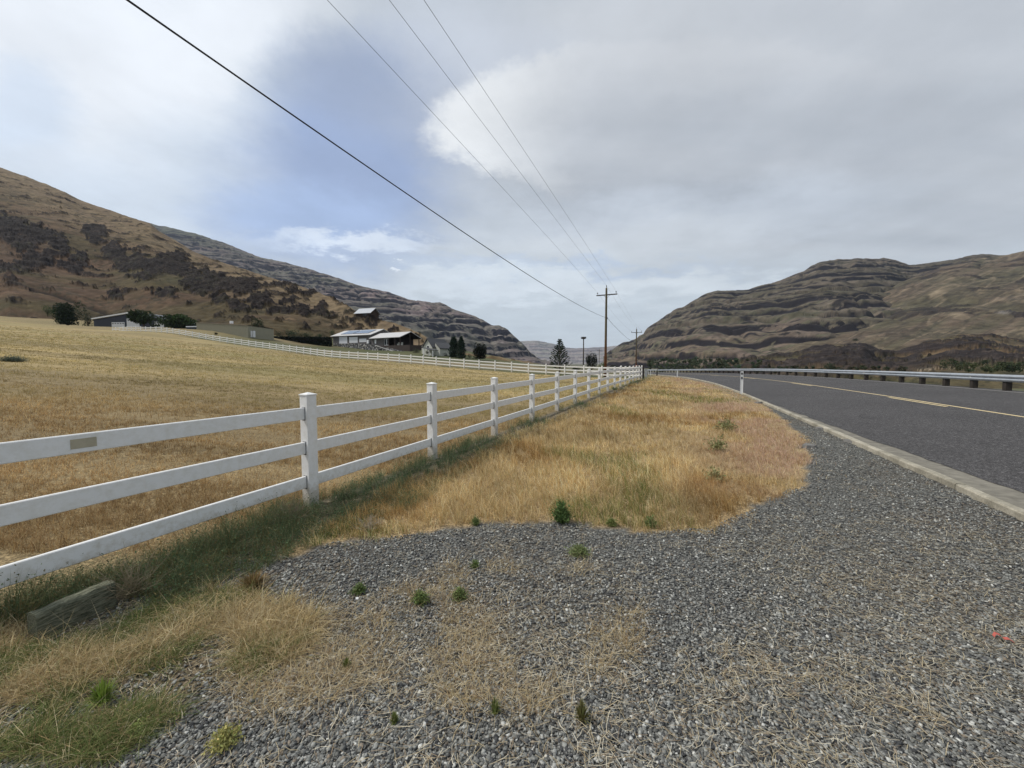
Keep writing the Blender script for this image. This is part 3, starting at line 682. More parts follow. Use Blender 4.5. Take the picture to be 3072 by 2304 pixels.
for x0,x1,yt in ((337,376,966),(383,421,955.8),(465,493,966)):
    z1=at(x0,yt,150)[2]-zs; fr=MB().box((sx(x0),-.06,-.5),(sx(x1),.02,z1)).build('door',m_doorw,e)
    nw=5
    for i in range(nw):
        w_=(sx(x1)-sx(x0))/nw; MB().box((sx(x0)+w_*(i+.2),-.09,z1-.62),(sx(x0)+w_*(i+.8),-.061,z1-.3)).build('door_window',m_glassd,fr)
# --- tan metal barn
TA,TB=at(590,990,132),at(745,1006,124); zt=at(745,1008,124)[2]
e,L6=mk('tan_metal_building',TA,TB,zt,'long low olive tan corrugated metal building beyond the white fence','building')
h0=at(590,968,132)[2]-zt; h1=at(745,976.5,124)[2]-zt
m=MB(); n_=64
for i in range(n_):     # corrugated front
    xa_,xb_=L6*i/n_,L6*(i+1)/n_; xm=(xa_+xb_)/2; A0,A1,Am=[h0+(h1-h0)*q/L6 for q in (xa_,xb_,xm)]
    m.poly([(xa_,0,-1.5),(xm,-.07,-1.5),(xm,-.07,Am),(xa_,0,A0)]); m.poly([(xm,-.07,-1.5),(xb_,0,-1.5),(xb_,0,A1),(xm,-.07,Am)])
m.poly([(L6,0,-1.5),(L6,9,-1.5),(L6,9,h1-.4),(L6,0,h1)]); m.poly([(0,9,-1.5),(0,0,-1.5),(0,0,h0),(0,9,h0-.4)]); m.poly([(L6,9,-1.5),(0,9,-1.5),(0,9,h0-.4),(L6,9,h1-.4)])
m.build('wall',m_tan,e)
MB().poly([(-.15,-.2,h0+.01),(L6+.15,-.2,h1+.01),(L6+.15,9.2,h1-.35),(-.15,9.2,h0-.35)]).poly([(-.15,-.2,h0+.13),(L6+.15,-.2,h1+.13),(L6+.15,9.2,h1-.2),(-.15,9.2,h0-.2)]).poly([(-.15,-.2,h0+.01),(-.15,-.2,h0+.13),(L6+.15,-.2,h1+.13),(L6+.15,-.2,h1+.01)]).build('roof',m_tanr,e)
MB().tube([(L6*.58,2,h0-.6),(L6*.58,2,h0+.25)],.5,10).build('roof_vent',m_white,e)
m=MB(); A=at(559,982,134); e=empty('camper_trailer',(A[0],A[1],at(559,984,134)[2]-2.2),.35,'white camper trailer roof showing left of the tan metal building','camper')
MB().box((0,0,.5),(3.9,2.4,2.5)).build('body',m_glassd,e,bevel=.1); MB().prism([(-.1,2.5),(2.5,2.5),(2.4,2.75),(0,2.8)],(-.15,0,0),(4.0,0,.25),(0,1,0),(0,0,1)).build('roof',m_white,e)
for i,(x0,x1) in enumerate(((745,750.5),(752,758),(759.5,766))):
    A,Bq=at(x0,1008,125),at(x1,1008,125); z_=at(750,1008,125)[2]; T_=at(x0,992.5,125)[2]
    e=empty('storage_tank',((A[0]+Bq[0])/2,125,z_),0,['small white upright tank touching the tan building','middle white upright tank of the three beside the tan building','rightmost white upright tank beside the tan building'][i],'tank','white tanks beside the tan building')
    r_=(Bq[0]-A[0])/2; MB().tube([(0,0,-.4),(0,0,T_-z_-.15),(0,0,T_-z_)],[r_,r_,r_*.5],12).build('tank_shell',m_doorw,e)
    MB().tube([(0,0,T_-z_+.004),(0,0,T_-z_+.12)],.12,8).build('lid',m_solf,e)
# ------------------------------------------------------------------ foliage helper
leafm=attrmat('foliage_leaves',.75,.25,.2)
barkm=simple('bark',(.07,.05,.038),.95,.3,6,bmp=.5)
def cards(C_,size,colors,up=0.0):
    """many small leaf-like triangles pairs at centres C_"""
    n=len(C_); a=rng.normal(size=(n,3)); a/=np.linalg.norm(a,axis=1)[:,None]
    b=rng.normal(size=(n,3)); b-=a*(a*b).sum(1)[:,None]; b/=np.linalg.norm(b,axis=1)[:,None]
    s=(np.broadcast_to(size,(n,))*rng.uniform(.6,1.4,n))[:,None]
    V=np.stack([C_-a*s,C_+b*s*.45,C_+a*s,C_-b*s*.45],1).reshape(-1,3)
    return V,np.arange(n*4).reshape(n,4),np.repeat(colors,4,axis=0)
def cvar(base,n,v=.25):
    k=rng.uniform(1-v,1+v,(n,1)); h=rng.normal(0,.05,(n,3)); return np.clip(np.array(base)*k*(1+h),0,1)
def bush_pts(n,rx,ry,h,lob=9,flat=0):
    cs=np.stack([rng.uniform(-.6,.6,lob)*rx,rng.uniform(-.6,.6,lob)*ry,rng.uniform(.25,.8,lob)*h],1); rr=rng.uniform(.28,.5,lob)
    i=rng.integers(0,lob,n); d=rng.normal(size=(n,3)); d/=np.linalg.norm(d,axis=1)[:,None]; r=rng.uniform(.55,1.05,n)**.6
    P=cs[i]+d*r[:,None]*np.stack([rr[i]*rx,rr[i]*ry,rr[i]*h],1); P[:,2]=np.abs(P[:,2]); return P,i
def bush(name,loc,rx,h,label,cat='bush',group=None,col=(.035,.055,.025),n=900,size=None,lob=10,trunk=False,ry=None):
    e=empty(name,loc,0,label,cat,group); ry=ry or rx
    P,i=bush_pts(n,rx,ry,h,lob); 
    if trunk: P[:,2]=P[:,2]*.86+h*.14
    c=cvar(col,n,.3)*rng.uniform(.75,1.3,lob)[i][:,None]
    V,Fc,cc=cards(P,size or rx*.075,c); arr('crown',V,Fc,leafm,e,cc)
    m=MB(); m.tube([(0,0,-.4),(rx*.02,0,h*.25),(rx*.05,0,h*.55)],[h*.035,h*.028,h*.012],8)
    for k in range(5):
        a=k*1.3; m.tube([(0,0,h*.18),(rx*.3*math.cos(a),ry*.3*math.sin(a),h*.45),(rx*.5*math.cos(a),ry*.5*math.sin(a),h*.7)],[h*.018,h*.012,h*.005],5)
    m.build('trunk' if trunk else 'stem',barkm,e); return e
def onh(x,y,D): p=at(x,y,D); return p
def tree_px(name,x0,x1,yt,yb,D,label,cat='tree',group=None,**k):
    P=at((x0+x1)/2,yb,D); T=at((x0+x1)/2,yt,D); rx=(x1-x0)/2/F*D
    return bush(name,(P[0],P[1],P[2]-.1),rx*.98,(T[2]-P[2])*1.05,label,cat,group,**k)
dk=(.022,.035,.016); md_=(.045,.075,.028)
tree_px('broad_bush',168,238,914,982,132,'large dense dark green tree left of the dark shed','tree',col=dk,n=4200,trunk=True,lob=24)
tree_px('shrub',126,160,918,946,150,'olive green shrub on the slope left of the large dense tree','shrub',col=md_,n=700)
tree_px('shrub',246,283,942,984,140,'dark green shrub between the large dense tree and the dark shed','shrub',col=dk,n=900)
tree_px('shade_tree',393,470,933,984,128,'round dark green tree standing in front of the dark shed doors','tree',col=(.028,.045,.018),n=2400,trunk=True)
tree_px('shade_tree',490,598,942,990,140,'wide flat topped green tree between the dark shed and tan building','tree',col=(.032,.055,.018),n=2600,trunk=True)
tree_px('shrub',744,792,958,995,150,'rounded dark green shrub on the slope right of the tan building','shrub',col=(.03,.045,.022),n=1000)
for i,(x0,x1,yt,yb) in enumerate(((800,822,988,1003),(824,850,993,1009),(858,905,992,1012),(905,940,998,1014),(985,1010,988,1010),(948,975,1000,1016))):
    tree_px('shrub',x0,x1,yt,yb,148,['leftmost low dark shrub at the foot of the brown hill','low dark shrub second from left at the foot of the hill','wide low green shrub above the dark hedge','green shrub above the right part of the dark hedge','dark shrub touching the left end of the solar roof','small shrub between the hedge and the garage roof'][i],'shrub','shrubs at the foot of the hill',col=(.035,.055,.025),n=500)
# hedge
P0,P1_=at(806,1010,140),at(998,1033,141); 
n=9000; t=rng.random(n); yy=rng.random(n); e0=P0; 
zt0=at(806,1009,140)[2]; zt1=at(998,1012,141)[2]; zb0=at(806,1014,140)[2]-1; zb1=at(998,1036,141)[2]-.5
X=P0[0]+(P1_[0]-P0[0])*t; top=zt0+(zt1-zt0)*t+.18*fbm(X*1.5,X*0,3,4); bot=zb0+(zb1-zb0)*t
P=np.stack([X,P0[1]+rng.uniform(-.8,.8,n),bot+(top-bot)*yy**.8],1); e=empty('hedge',(P0[0],P0[1],zb0),0,'long dark clipped hedge left of the garage building','hedge')
V,Fc,cc=cards(P-np.array([P0[0],P0[1],zb0]),.28,cvar((.016,.022,.014),n,.3)); arr('foliage',V,Fc,leafm,e,cc)
MB().box((0,-.6,.0),(P1_[0]-P0[0],.6,.6)).build('stems',m_dkr,e)
# conifers near cottage
def conifer(name,x0,x1,yt,yb,D,label,col,group=None,n=3000,pw=.9,lean=0,fat=1):
    P=at((x0+x1)/2,yb,D); T=at((x0+x1)/2,yt,D); H=T[2]-P[2]; Rm=(x1-x0)/2/F*D
    e=empty(name,(P[0],P[1],P[2]-.05),0,label,'tree',group)
    MB().tube([(0,0,-.5),(0,0,H*.5),(0,0,H*.97)],[H*.022,H*.013,.015],8).build('trunk',barkm,e)
    z=rng.random(n)**.85; prof=np.where(z<.2,.75+z*1.2,(1-np.clip((z-.2)/.8,0,1)**pw)); prof=np.clip(prof,0.03,1)
    prof=np.clip((1-z)**(.38 if pw>2.4 else .5)*(.70+.6*vn(z*9,z*0+pw,5)),.04,1.1) if pw>1 else prof; whorl=np.floor(z*13)/13; z=whorl+rng.normal(0,.02,n)+.03
    a=rng.uniform(0,6.283,n); arm=np.floor(a/6.283*9)*6.283/9+whorl*7; a=arm+rng.normal(0,.16,n); r=Rm*prof*np.sqrt(rng.random(n))*rng.uniform(.8,1.12,n)*fat
    C_=np.stack([r*np.cos(a),r*np.sin(a),H*(.12+.87*z)+r*.18],1)
    V,Fc,cc=cards(C_,Rm*.13,cvar(col,n,.35)); arr('crown',V,Fc,leafm,e,cc); return e
conifer('spruce_tree',1345,1378,1010,1084,112,'left one of the two tall dark conifers right of the cottage',(.03,.05,.034),'pair of tall conifers',3600,2.6)
conifer('spruce_tree',1368,1400,1008,1085,110,'right one of the two tall dark conifers right of the cottage',(.028,.046,.032),'pair of tall conifers',3600,2.2)
tree_px('round_tree',1415,1462,1035,1082,106,'very dark round crowned tree right of the two tall conifers','tree',col=(.014,.018,.012),n=4200,trunk=True,lob=26)
# pine with tufted limbs
def pine(x0,x1,yt,yb,D,label):
    P=at((x0+x1)/2,yb,D); T=at((x0+x1)/2,yt,D); z0=g1(P[0],P[1]); H=T[2]-z0; Rm=(x1-x0)/2/F*D*1.08
    e=empty('pine_tree',(P[0],P[1],z0),0,label,'tree')
    MB().tube([(0,0,-.3),(0.02,0,H*.5),(0,0,H*.96)],[.11,.07,.015],8).build('trunk',barkm,e)
    m=MB(); Cs=[]
    for k in range(15):
        zf=.16+.8*k/14; rad=Rm*(1-((zf-.16)/.84)**1.25)*.95+.10; nb=8 if k<11 else 5
        for j in range(nb):
            a=j*6.283/nb+k*.7+random.uniform(-.25,.25); rr=rad*random.uniform(.72,1.08)
            p0=np.array([0,0,H*zf-.15]); p1=np.array([rr*.6*math.cos(a),rr*.6*math.sin(a),H*zf+rr*.10]); p2=np.array([rr*math.cos(a),rr*math.sin(a),H*zf+rr*.42])
            m.tube([p0,p1,p2],[.02,.014,.008],4)
            for t_ in (.45,.7,.88,1.0):
                c=(p0*(1-t_)**2+2*p1*t_*(1-t_)+p2*t_**2); Cs.append((c,.10+.05*random.random()))
    Cs.append((np.array([0,0,H*.97]),.12)); Cs.append((np.array([0,0,H*.90]),.15))
    m.build('branches',barkm,e)
    Pn=[];A_=[]
    for c,r in Cs:
        k=34; d=rng.normal(size=(k,3)); d/=np.linalg.norm(d,axis=1)[:,None]; d[:,2]=np.abs(d[:,2])*.8+d[:,2]*.2
        Pn.append(np.repeat(c[None],k,0)); A_.append(d*r*1.7)
    Pn=np.concatenate(Pn);A_=np.concatenate(A_); n=len(Pn)
    w=np.cross(A_,rng.normal(size=(n,3))); w/=np.linalg.norm(w,axis=1)[:,None]; w*=.019
    V=np.stack([Pn-w,Pn+w,Pn+A_*.8],1).reshape(-1,3)
    arr('needles',V,np.arange(n*3).reshape(-1,3),leafm,e,np.repeat(cvar((.035,.055,.03),n,.35),3,axis=0))
pine(1647,1711,1017,1112,52,'open branched young pine tree with tufted needles standing behind the far white fence')
tree_px('cedar_bush',1755,1795,1064,1112,60,'dense near black bushy evergreen just left of the tall utility pole','tree',col=(.014,.02,.014),n=2600,lob=16,trunk=True)
tree_px('shrub',1792,1819,1088,1112,62,'yellow green leafy shrub at the foot of the dense evergreen','shrub',col=(.09,.12,.04),n=900)
# low dark bushes along the lane behind the fence corner
for i,(x0,x1,yt,yb,D,lb) in enumerate(((1712,1745,1101,1112,64,'low dark shrub behind the fence right of the pine'),(1826,1860,1097,1114,62,'low dark shrub behind the fence just right of the tall pole'),(1858,1900,1098,1114,62,'low dark shrub behind the fence, left of the gate pillar'),(1320,1345,1058,1074,116,'small olive shrub at the foot of the cottage porch'),(1400,1418,1060,1076,112,'small pale shrub between the conifers and the round tree'),(1236,1262,1046,1062,121,'grey green shrub before the dark deck of the porch house'),(1276,1294,1050,1062,112,'dark rounded shrub in front of the cream cottage gable'))):
    tree_px('shrub',x0,x1,yt,yb,D,lb,'shrub','shrubs round the houses',col=(.03,.04,.02) if i not in(3,4,5) else (.08,.085,.05),n=700)
# ------------------------------------------------------------------ hills
hillm=attrmat('hillside_grass_and_basalt',.95,0,.1,fine=.3,bmp=(.5,.9),fv=.30)
farm=attrmat('distant_canyon_wall',.95,0,.1,fine=.05,bmp=(.5,5),fv=.38)
def hill(name,ridge,base,nx,ns,disp,color,mat,xl,back=.35,p=1.0,grow=1.0,vis=1.0,s0=-.08,tone=1.0):
    """ridge: list (px,py,D); base: list (px,D,z). Surface in world space from base to crest and down the back."""
    xs=np.linspace(xl[0],xl[1],nx); r=np.array(ridge,float); bb=np.array(base,float)
    yr=np.interp(xs,r[:,0],r[:,1]); Dr=np.interp(xs,r[:,0],r[:,2]); Db=np.interp(xs,bb[:,0],bb[:,1]); zb=np.interp(xs,bb[:,0],bb[:,2])
    for _ in range(3): Dr[1:-1]=(Dr[:-2]+2*Dr[1:-1]+Dr[2:])/4
    zr=np.array([at(x,y,D)[2] for x,y,D in zip(xs,yr,Dr)])
    kk=max(3,int(nx/22)); ker=np.hanning(kk*2+1); ker/=ker.sum(); zs=np.convolve(np.pad(zr,kk,'edge'),ker,'valid'); Dsm=np.convolve(np.pad(Dr,kk,'edge'),ker,'valid'); Dr=Dsm
    # azimuth for the column, correcting pitch
    ax=np.array([ray(x,y)[0]/ray(x,y)[1] for x,y in zip(xs,yr)])
    s=np.concatenate([np.linspace(s0,1,ns),1+np.linspace(.02,back,int(ns*.12))])
    SS,XX=np.meshgrid(s,np.arange(nx),indexing='ij')
    D=Db[XX]+(Dr[XX]-Db[XX])*SS
    sc=np.clip(SS,0,1)
    z=zb[XX]+(zs[XX]-zb[XX])*np.where(SS<=1,np.sign(SS)*np.abs(SS)**p,1-(SS-1)*.9)+(zr-zs)[XX]*np.where(SS<=1,np.clip(SS,0,1)**5,1)
    z=np.where(SS<0,zb[XX]+SS*60*0-np.abs(SS)*8,z)
    X=ax[XX]*D; Y=D
    dz,rock,extra=disp(X,Y,z,SS,xs[XX])
    env=sst(0,.06,SS)*np.where(SS<=1,1-vis*sst(.86,1.0,SS),1-vis)
    z2=z+dz*env
    P=np.stack([X,Y,z2],-1); px,py=proj(P)
    colr=color(X,Y,z2,SS,px,py,rock,extra)*tone
    ny_,nx_=X.shape; i=np.arange(ny_*nx_).reshape(ny_,nx_)
    Q=np.stack([i[:-1,:-1],i[:-1,1:],i[1:,1:],i[1:,:-1]],-1).reshape(-1,4)
    o=arr(name,P.reshape(-1,3),Q,mat,col=np.clip(colr,0,1).reshape(-1,3),smooth=True); tag(o,kind='structure'); return o
def rough(pts,a=2.5,f=.06,s=1):      # small irregularities along a ridge
    P=np.array(pts,float); x=np.arange(P[0,0],P[-1,0]+1,6.0); y=np.interp(x,P[:,0],P[:,1])+a*fbm(x*f,x*0+.5,3,s); D=np.interp(x,P[:,0],P[:,2]); return np.stack([x,y,D],1)
# near left hill
RL=[(-700,300,640),(-300,400,600),(0,503,560),(68,525,545),(136,552,530),(190,574,515),(244,601,500),(316,626,480),(384,649,455),(452,671,430),(475,692,420),(520,718,405),(588,758,380),(655,783,355),(746,812,325),(814,834,305),(904,861,280),(995,895,245),(1057,926,215),(1080,944,200),(1133,956,190),(1184,969,184),(1231,987,178),(1263,1002,172),(1292,1020,165),(1336,1045,156),(1365,1067,150),(1420,1084,142),(1500,1097,134),(1600,1112,120)]
BL=[(-700,165,12),(0,150,12.5),(300,172,14.5),(560,158,13.5),(760,142,10.2),(900,148,9.5),(1000,158,9.2),(1120,156,8.5),(1200,146,6.5),(1300,134,4.5),(1400,122,2),(1500,114,0),(1600,104,-4)]
EL=[(14,685,62,42),(60,720,60,30),(181,726,26,26),(108,766,58,24),(289,705,40,24),(253,766,20,15),(348,757,40,24),(407,785,50,32),(511,783,56,32),(434,843,40,16),(502,884,36,13),(583,855,42,25),(650,850,52,26),(723,872,42,28),(782,914,30,24),(714,934,28,13),(664,911,25,13),(886,947,50,20),(954,938,28,16),(836,870,50,9),(904,893,35,9),(348,893,20,10),(1010,912,20,7),(220,780,40,22),(560,820,60,22),(620,880,60,22),(470,800,60,26),(30,800,60,22),(120,700,50,20),(860,915,22,10),(820,950,14,8),(990,960,22,6),(1050,972,18,5),(1180,985,14,4),(1110,975,16,5)]
def dispL(X,Y,z,S_,px):
    P=np.stack([X,Y,z],-1); a,b_=proj(P)
    m=np.zeros(X.shape)
    wx=a+24*fbm(a*.035,b_*.035,5,3,.6); wy=b_+17*fbm(a*.035,b_*.045,5,13,.6)
    for cx,cy,rx,ry in EL: m=np.maximum(m,1-((wx-cx)/rx)**2*.62-((wy-cy)/ry)**2*.75)
    nz=fbm(X*.10+z*.05,Y*.10+z*.12,5,7,.68)
    rock=np.maximum(sst(.06,.20,m*1.15+nz*.95-.20)*sst(-.35,.1,m),.8*sst(.32,.40,nz)*sst(-1.2,-.2,m))
    ridged=1-np.abs(fbm(X*.09+z*.03,Y*.05+z*.09,5,23,.62))*2
    dz=6*fbm(X*.011,Y*.011,3,2)+1.6*fbm(X*.05,Y*.05,4,4)+.7*fbm(X*.2,Y*.2,3,6)
    dz=dz+rock*(2.0*ridged+1.7*fbm(X*.35,Y*.35+z*.3,4,9,.65))
    ditch=np.exp(-((b_-np.interp(a,[90,130,160,200,260,335],[875,882,889,900,922,944])-2)/5.0)**2)*(a>88)*(a<338)
    dz=dz-ditch*1.8
    return dz,rock,ditch
def colL(X,Y,z,S_,px,py,rock,ditch):
    yr=np.interp(px,[r[0] for r in RL],[r[1] for r in RL]); h=(py-yr)
    n1=fbm(X*.02,Y*.02+z*.05,5,31,.6); st=fbm((px+py*1.9)*.012,(py-px*.38)*.09,4,41,.6); n2=fbm(X*.15,Y*.15+z*.1,4,51,.6)
    up=mixc((.275,.215,.13),(.215,.165,.105),sst(-.35,.3,st))
    lo=mixc((.135,.090,.058),(.105,.085,.045),sst(-.2,.35,n1))
    t=sst(20,150,h+60*n1)*sst(1250,900,px)
    c=mixc(up,lo,t); c=c*(1+.5*n2[...,None]+.18*st[...,None])
    gr=sst(.15,.5,fbm(X*.03+5,Y*.03,4,61)); c=mixc(c,(.085,.09,.045),gr*.55*t)
    rc=mixc((.018,.015,.016),(.060,.048,.044),sst(.0,.6,fbm(X*.3,Y*.3+z*.5,4,71,.7)))
    c=mixc(c,rc,rock*.95); c=mixc(c,(.035,.03,.028),np.clip(ditch,0,1)*.9)
    sp=sst(.62,.72,vn(X*.55,Y*.55+z*.4,81))*sst(.0,.4,fbm(X*.05,Y*.05,3,83)+.1); c=mixc(c,(.06,.055,.035),sp*.7)
    return c
hill('hillside',rough(RL,2.2,.05,3),BL,860,420,dispL,colL,hillm,(-700,1600),vis=.93,tone=np.array([.66,.63,.62]))
# banded canyon walls
def strata(h,seed,brk=.35,amp=1.0,wid=.42,tilt=(0,0),gul=.012,gamp=25,bigf=.004):
    def f(X,Y,z,S_,px):
        zz=z+tilt[0]*X+tilt[1]*Y+h*.5*fbm(X*bigf,Y*bigf,3,seed)+h*.15*fbm(X*.015,Y*.015,4,seed+2)
        q=zz/h+.35*vn(np.floor(zz/h)*3.7,X*0,seed+3); fr=q-np.floor(q)
        lay=vn(np.floor(q)*1.37,X*0+2.2,seed+4)
        band=sst(0,.05,fr)*sst(wid*(.5+lay),wid*(.5+lay)-.07,fr)
        b2=.30*fbm(X*.006,Y*.006+z*.004,3,seed+31)+vn(X*.012*60/h,Y*.012*60/h+np.floor(q)*7,seed+5)*.6+vn(X*.05*60/h,Y*.05*60/h+np.floor(q)*3,seed+6)*.4
        f2=zz/(h*.31)+.8*fbm(X*.01,Y*.01,3,seed+21); q2=np.floor(f2); f2=f2-q2
        th=sst(0,.12,f2)*sst(.42,.25,f2)*sst(.50,.66,vn(X*.02*60/h*.6,Y*.02*60/h*.6+q2*5,seed+22)*.6+vn(X*.09,Y*.09+q2*3,seed+23)*.4)
        grit=fbm(X*.06,Y*.06+z*.10,4,seed+25,.65)
        rock=np.clip(np.maximum(band*sst(brk,brk+.10,b2+.35*grit)*1.15,th*.95)*(1+.25*grit),0,1)
        terr=h*(sst(0,.35,fr)-fr)*.55
        gl=1-np.abs(fbm(X*gul+fbm(X*.004,Y*.004,2,seed+9)*.5,Y*gul*.35+z*gul*.35,4,seed+8,.55))*2.4
        dz=terr*amp-gamp*np.clip(gl,0,1)**2+gamp*.4*fbm(X*.02,Y*.02,4,seed+11)
        return dz,rock,gl
    return f
RF=[(330,640,2500),(438,667,2450),(520,685,2400),(601,705,2300),(678,730,2250),(732,753,2200),(768,769,2180),(859,787,2100),(927,807,2050),(1000,830,1980),(1065,852,1900),(1094,861,1870),(1130,868,1850),(1180,881,1820),(1224,899,1800),(1256,902,1780),(1300,907,1760),(1321,906,1750),(1358,926,1730),(1419,946,1700),(1448,958,1680),(1473,975,1650),(1499,977,1640),(1520,987,1620),(1541,1005,1600),(1557,1021,1580),(1570,1032,1570),(1592,1057,1560),(1617,1073,1550),(1640,1090,1540),(1660,1096,1540)]
BF=[(330,900,0),(1200,900,-8),(1660,1450,-10)]
def colF(X,Y,z,S_,px,py,rock,gl):
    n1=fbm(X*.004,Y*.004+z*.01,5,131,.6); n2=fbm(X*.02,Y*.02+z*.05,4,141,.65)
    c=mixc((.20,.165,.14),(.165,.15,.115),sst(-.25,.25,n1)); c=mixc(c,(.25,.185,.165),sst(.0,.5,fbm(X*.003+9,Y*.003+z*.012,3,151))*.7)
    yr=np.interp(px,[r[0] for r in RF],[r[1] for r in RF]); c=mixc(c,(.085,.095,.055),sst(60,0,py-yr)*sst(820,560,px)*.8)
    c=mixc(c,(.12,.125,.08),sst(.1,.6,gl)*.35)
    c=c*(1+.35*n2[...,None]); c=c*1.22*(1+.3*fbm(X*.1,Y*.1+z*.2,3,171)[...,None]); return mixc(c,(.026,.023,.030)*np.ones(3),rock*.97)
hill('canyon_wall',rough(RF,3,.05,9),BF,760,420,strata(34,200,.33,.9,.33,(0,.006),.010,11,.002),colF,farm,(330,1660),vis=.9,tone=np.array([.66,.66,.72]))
RM=[(1480,1026,6400),(1570,1023,6200),(1608,1022,6200),(1635,1026,6200),(1665,1033,6100),(1698,1043,6000),(1730,1045,6000),(1773,1043,6000),(1812,1041,6000),(1855,1036,6000),(1920,1030,5900),(2000,1025,5900)]
def colM(X,Y,z,S_,px,py,rock,gl):
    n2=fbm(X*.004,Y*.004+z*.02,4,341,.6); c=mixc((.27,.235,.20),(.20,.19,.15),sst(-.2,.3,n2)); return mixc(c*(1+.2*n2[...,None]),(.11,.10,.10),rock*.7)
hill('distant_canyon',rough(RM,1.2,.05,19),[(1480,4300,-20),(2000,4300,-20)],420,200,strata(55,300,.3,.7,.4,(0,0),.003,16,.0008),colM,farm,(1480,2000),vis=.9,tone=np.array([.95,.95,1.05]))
# right canyon wall
RR=[(1810,1075,1500),(1824,1054,1480),(1833,1051,1470),(1858,1033,1450),(1866,1027,1440),(1888,1024,1420),(1907,1016,1400),(1934,1000,1380),(1937,986,1380),(1956,975,1380),(1980,959,1380),(2002,943,1390),(2031,926,1400),(2050,919,1400),(2087,899,1420),(2119,880,1440),(2147,872,1450),(2235,870,1460),(2263,862,1460),(2327,845,1470),(2373,827,1480),(2410,813,1500),(2452,788,1520),(2512,778,1540),(2572,775,1550),(2637,777,1560),(2651,774,1560),(2697,783,1560),(2729,795,1550),(2789,788,1540),(2863,778,1530),(2919,765,1520),(2946,762,1520),(3020,766,1510),(3072,770,1500),(3500,790,1500)]
BR=[(1810,900,-14),(2100,640,-12),(2400,520,-11),(3500,500,-11)]
def colR(X,Y,z,S_,px,py,rock,gl):
    n1=fbm(X*.005,Y*.005+z*.012,5,431,.6); n2=fbm(X*.03,Y*.03+z*.06,4,441,.65)
    c=mixc((.125,.105,.076),(.10,.088,.060),sst(-.25,.3,n1)); c=mixc(c,(.16,.12,.095),sst(.1,.5,fbm(X*.004+3,Y*.004,3,451))*.6)
    c=mixc(c,(.075,.085,.045),sst(.62,.70,vn(X*.06,Y*.06+z*.06,461))*.5*sst(300,60,z))
    c=mixc(c,(.21,.165,.105),sst(90,10,z)*sst(0,.4,n1)*.4)
    c=c*1.35*(1+.38*n2[...,None]+.30*fbm(X*.13,Y*.13+z*.2,3,471)[...,None]); c=mixc(c,(.05,.05,.035),sst(.70,.78,vn(X*.17+z*.1,Y*.17+z*.15,472))*sst(-.2,.3,n2)*.8)
    return mixc(c,(.022,.019,.021)*np.ones(3),rock*.98)
hill('canyon_wall',rough(RR,2.2,.06,29),BR,900,460,strata(31,400,.27,1.0,.27,(.03,.0),.010,11,.002),colR,farm,(1810,3500),vis=.9,tone=np.array([.64,.63,.66]))
# smoother front slope of the right wall
RS=[(2130,1086,900),(2190,1067,900),(2250,1045,900),(2330,1018,920),(2373,1003,930),(2450,975,960),(2535,938,1000),(2620,893,1040),(2697,850,1080),(2750,828,1100),(2789,815,1110),(2863,790,1120),(2919,778,1130),(3000,768,1130),(3072,753,1130),(3200,725,1130),(3500,660,1130)]
BS=[(2130,640,-12),(2400,420,-11),(3500,380,-11)]
def dispS(X,Y,z,S_,px):
    d_=X*.8-Y*.6; e_=X*.6+Y*.8
    gl=1-np.abs(fbm(d_*.006+.6*fbm(X*.003,Y*.003,2,5),e_*.0022+z*.004,4,508,.55))*2.2
    nz=fbm(X*.012,Y*.012+z*.03,5,512,.6)
    rock=sst(.20,.32,nz+.30*fbm(X*.05,Y*.05+z*.1,4,515,.65)+.25*fbm(z*.06+X*.01,X*.004,3,514)-.06)*sst(.02,.12,S_)
    return 12*fbm(X*.004,Y*.004,3,502)-9*np.clip(gl,0,1)**2+3*fbm(X*.03,Y*.03,4,504)+rock*6*fbm(X*.05,Y*.05+z*.1,4,506,.65),rock*.8,gl
def colS(X,Y,z,S_,px,py,rock,gl):
    n1=fbm(X*.006,Y*.006,4,531,.6); n2=fbm(X*.04,Y*.04+z*.06,4,541,.65); st=fbm((px*.5+py)*.05,(px-py)*.004,3,551)
    c=mixc((.125,.108,.070),(.145,.115,.08),sst(-.3,.3,st)); c=mixc(c,(.13,.10,.08),sst(0,.5,n1)*.6)
    c=mixc(c,(.24,.20,.13),sst(.1,-.35,gl)*.6); c=mixc(c,(.08,.085,.05),sst(.3,.8,gl)*.4)
    c=mixc(c,(.24,.235,.22),sst(.15,.4,fbm(X*.03,Y*.03,3,561))*np.exp(-((px-3010)/70)**2-((py-915)/30)**2))
    ln=1-np.abs(fbm((px*.45+py)*.022,(px-py)*.0035,4,571,.55))*2.6; c=mixc(c,(.27,.225,.15),sst(.72,.97,ln)*.6); c=mixc(c,(.06,.055,.04),sst(.70,.95,1-np.abs(fbm((px*.5+py)*.03+4,(px-py)*.004,4,573,.6))*2.6)*.55)
    c=c*1.15*(1+.36*n2[...,None]+.34*fbm(X*.16,Y*.16+z*.2,3,575)[...,None]); c=mixc(c,(.05,.05,.035),sst(.68,.78,vn(X*.22+z*.1,Y*.22+z*.15,576))*.75*sst(-.3,.3,n1)); return mixc(c,(.038,.033,.034)*np.ones(3),rock*.95)
hill('canyon_slope',rough(RS,2.5,.05,39),BS,680,330,dispS,colS,farm,(2130,3500),vis=.85,tone=np.array([.66,.63,.64]))
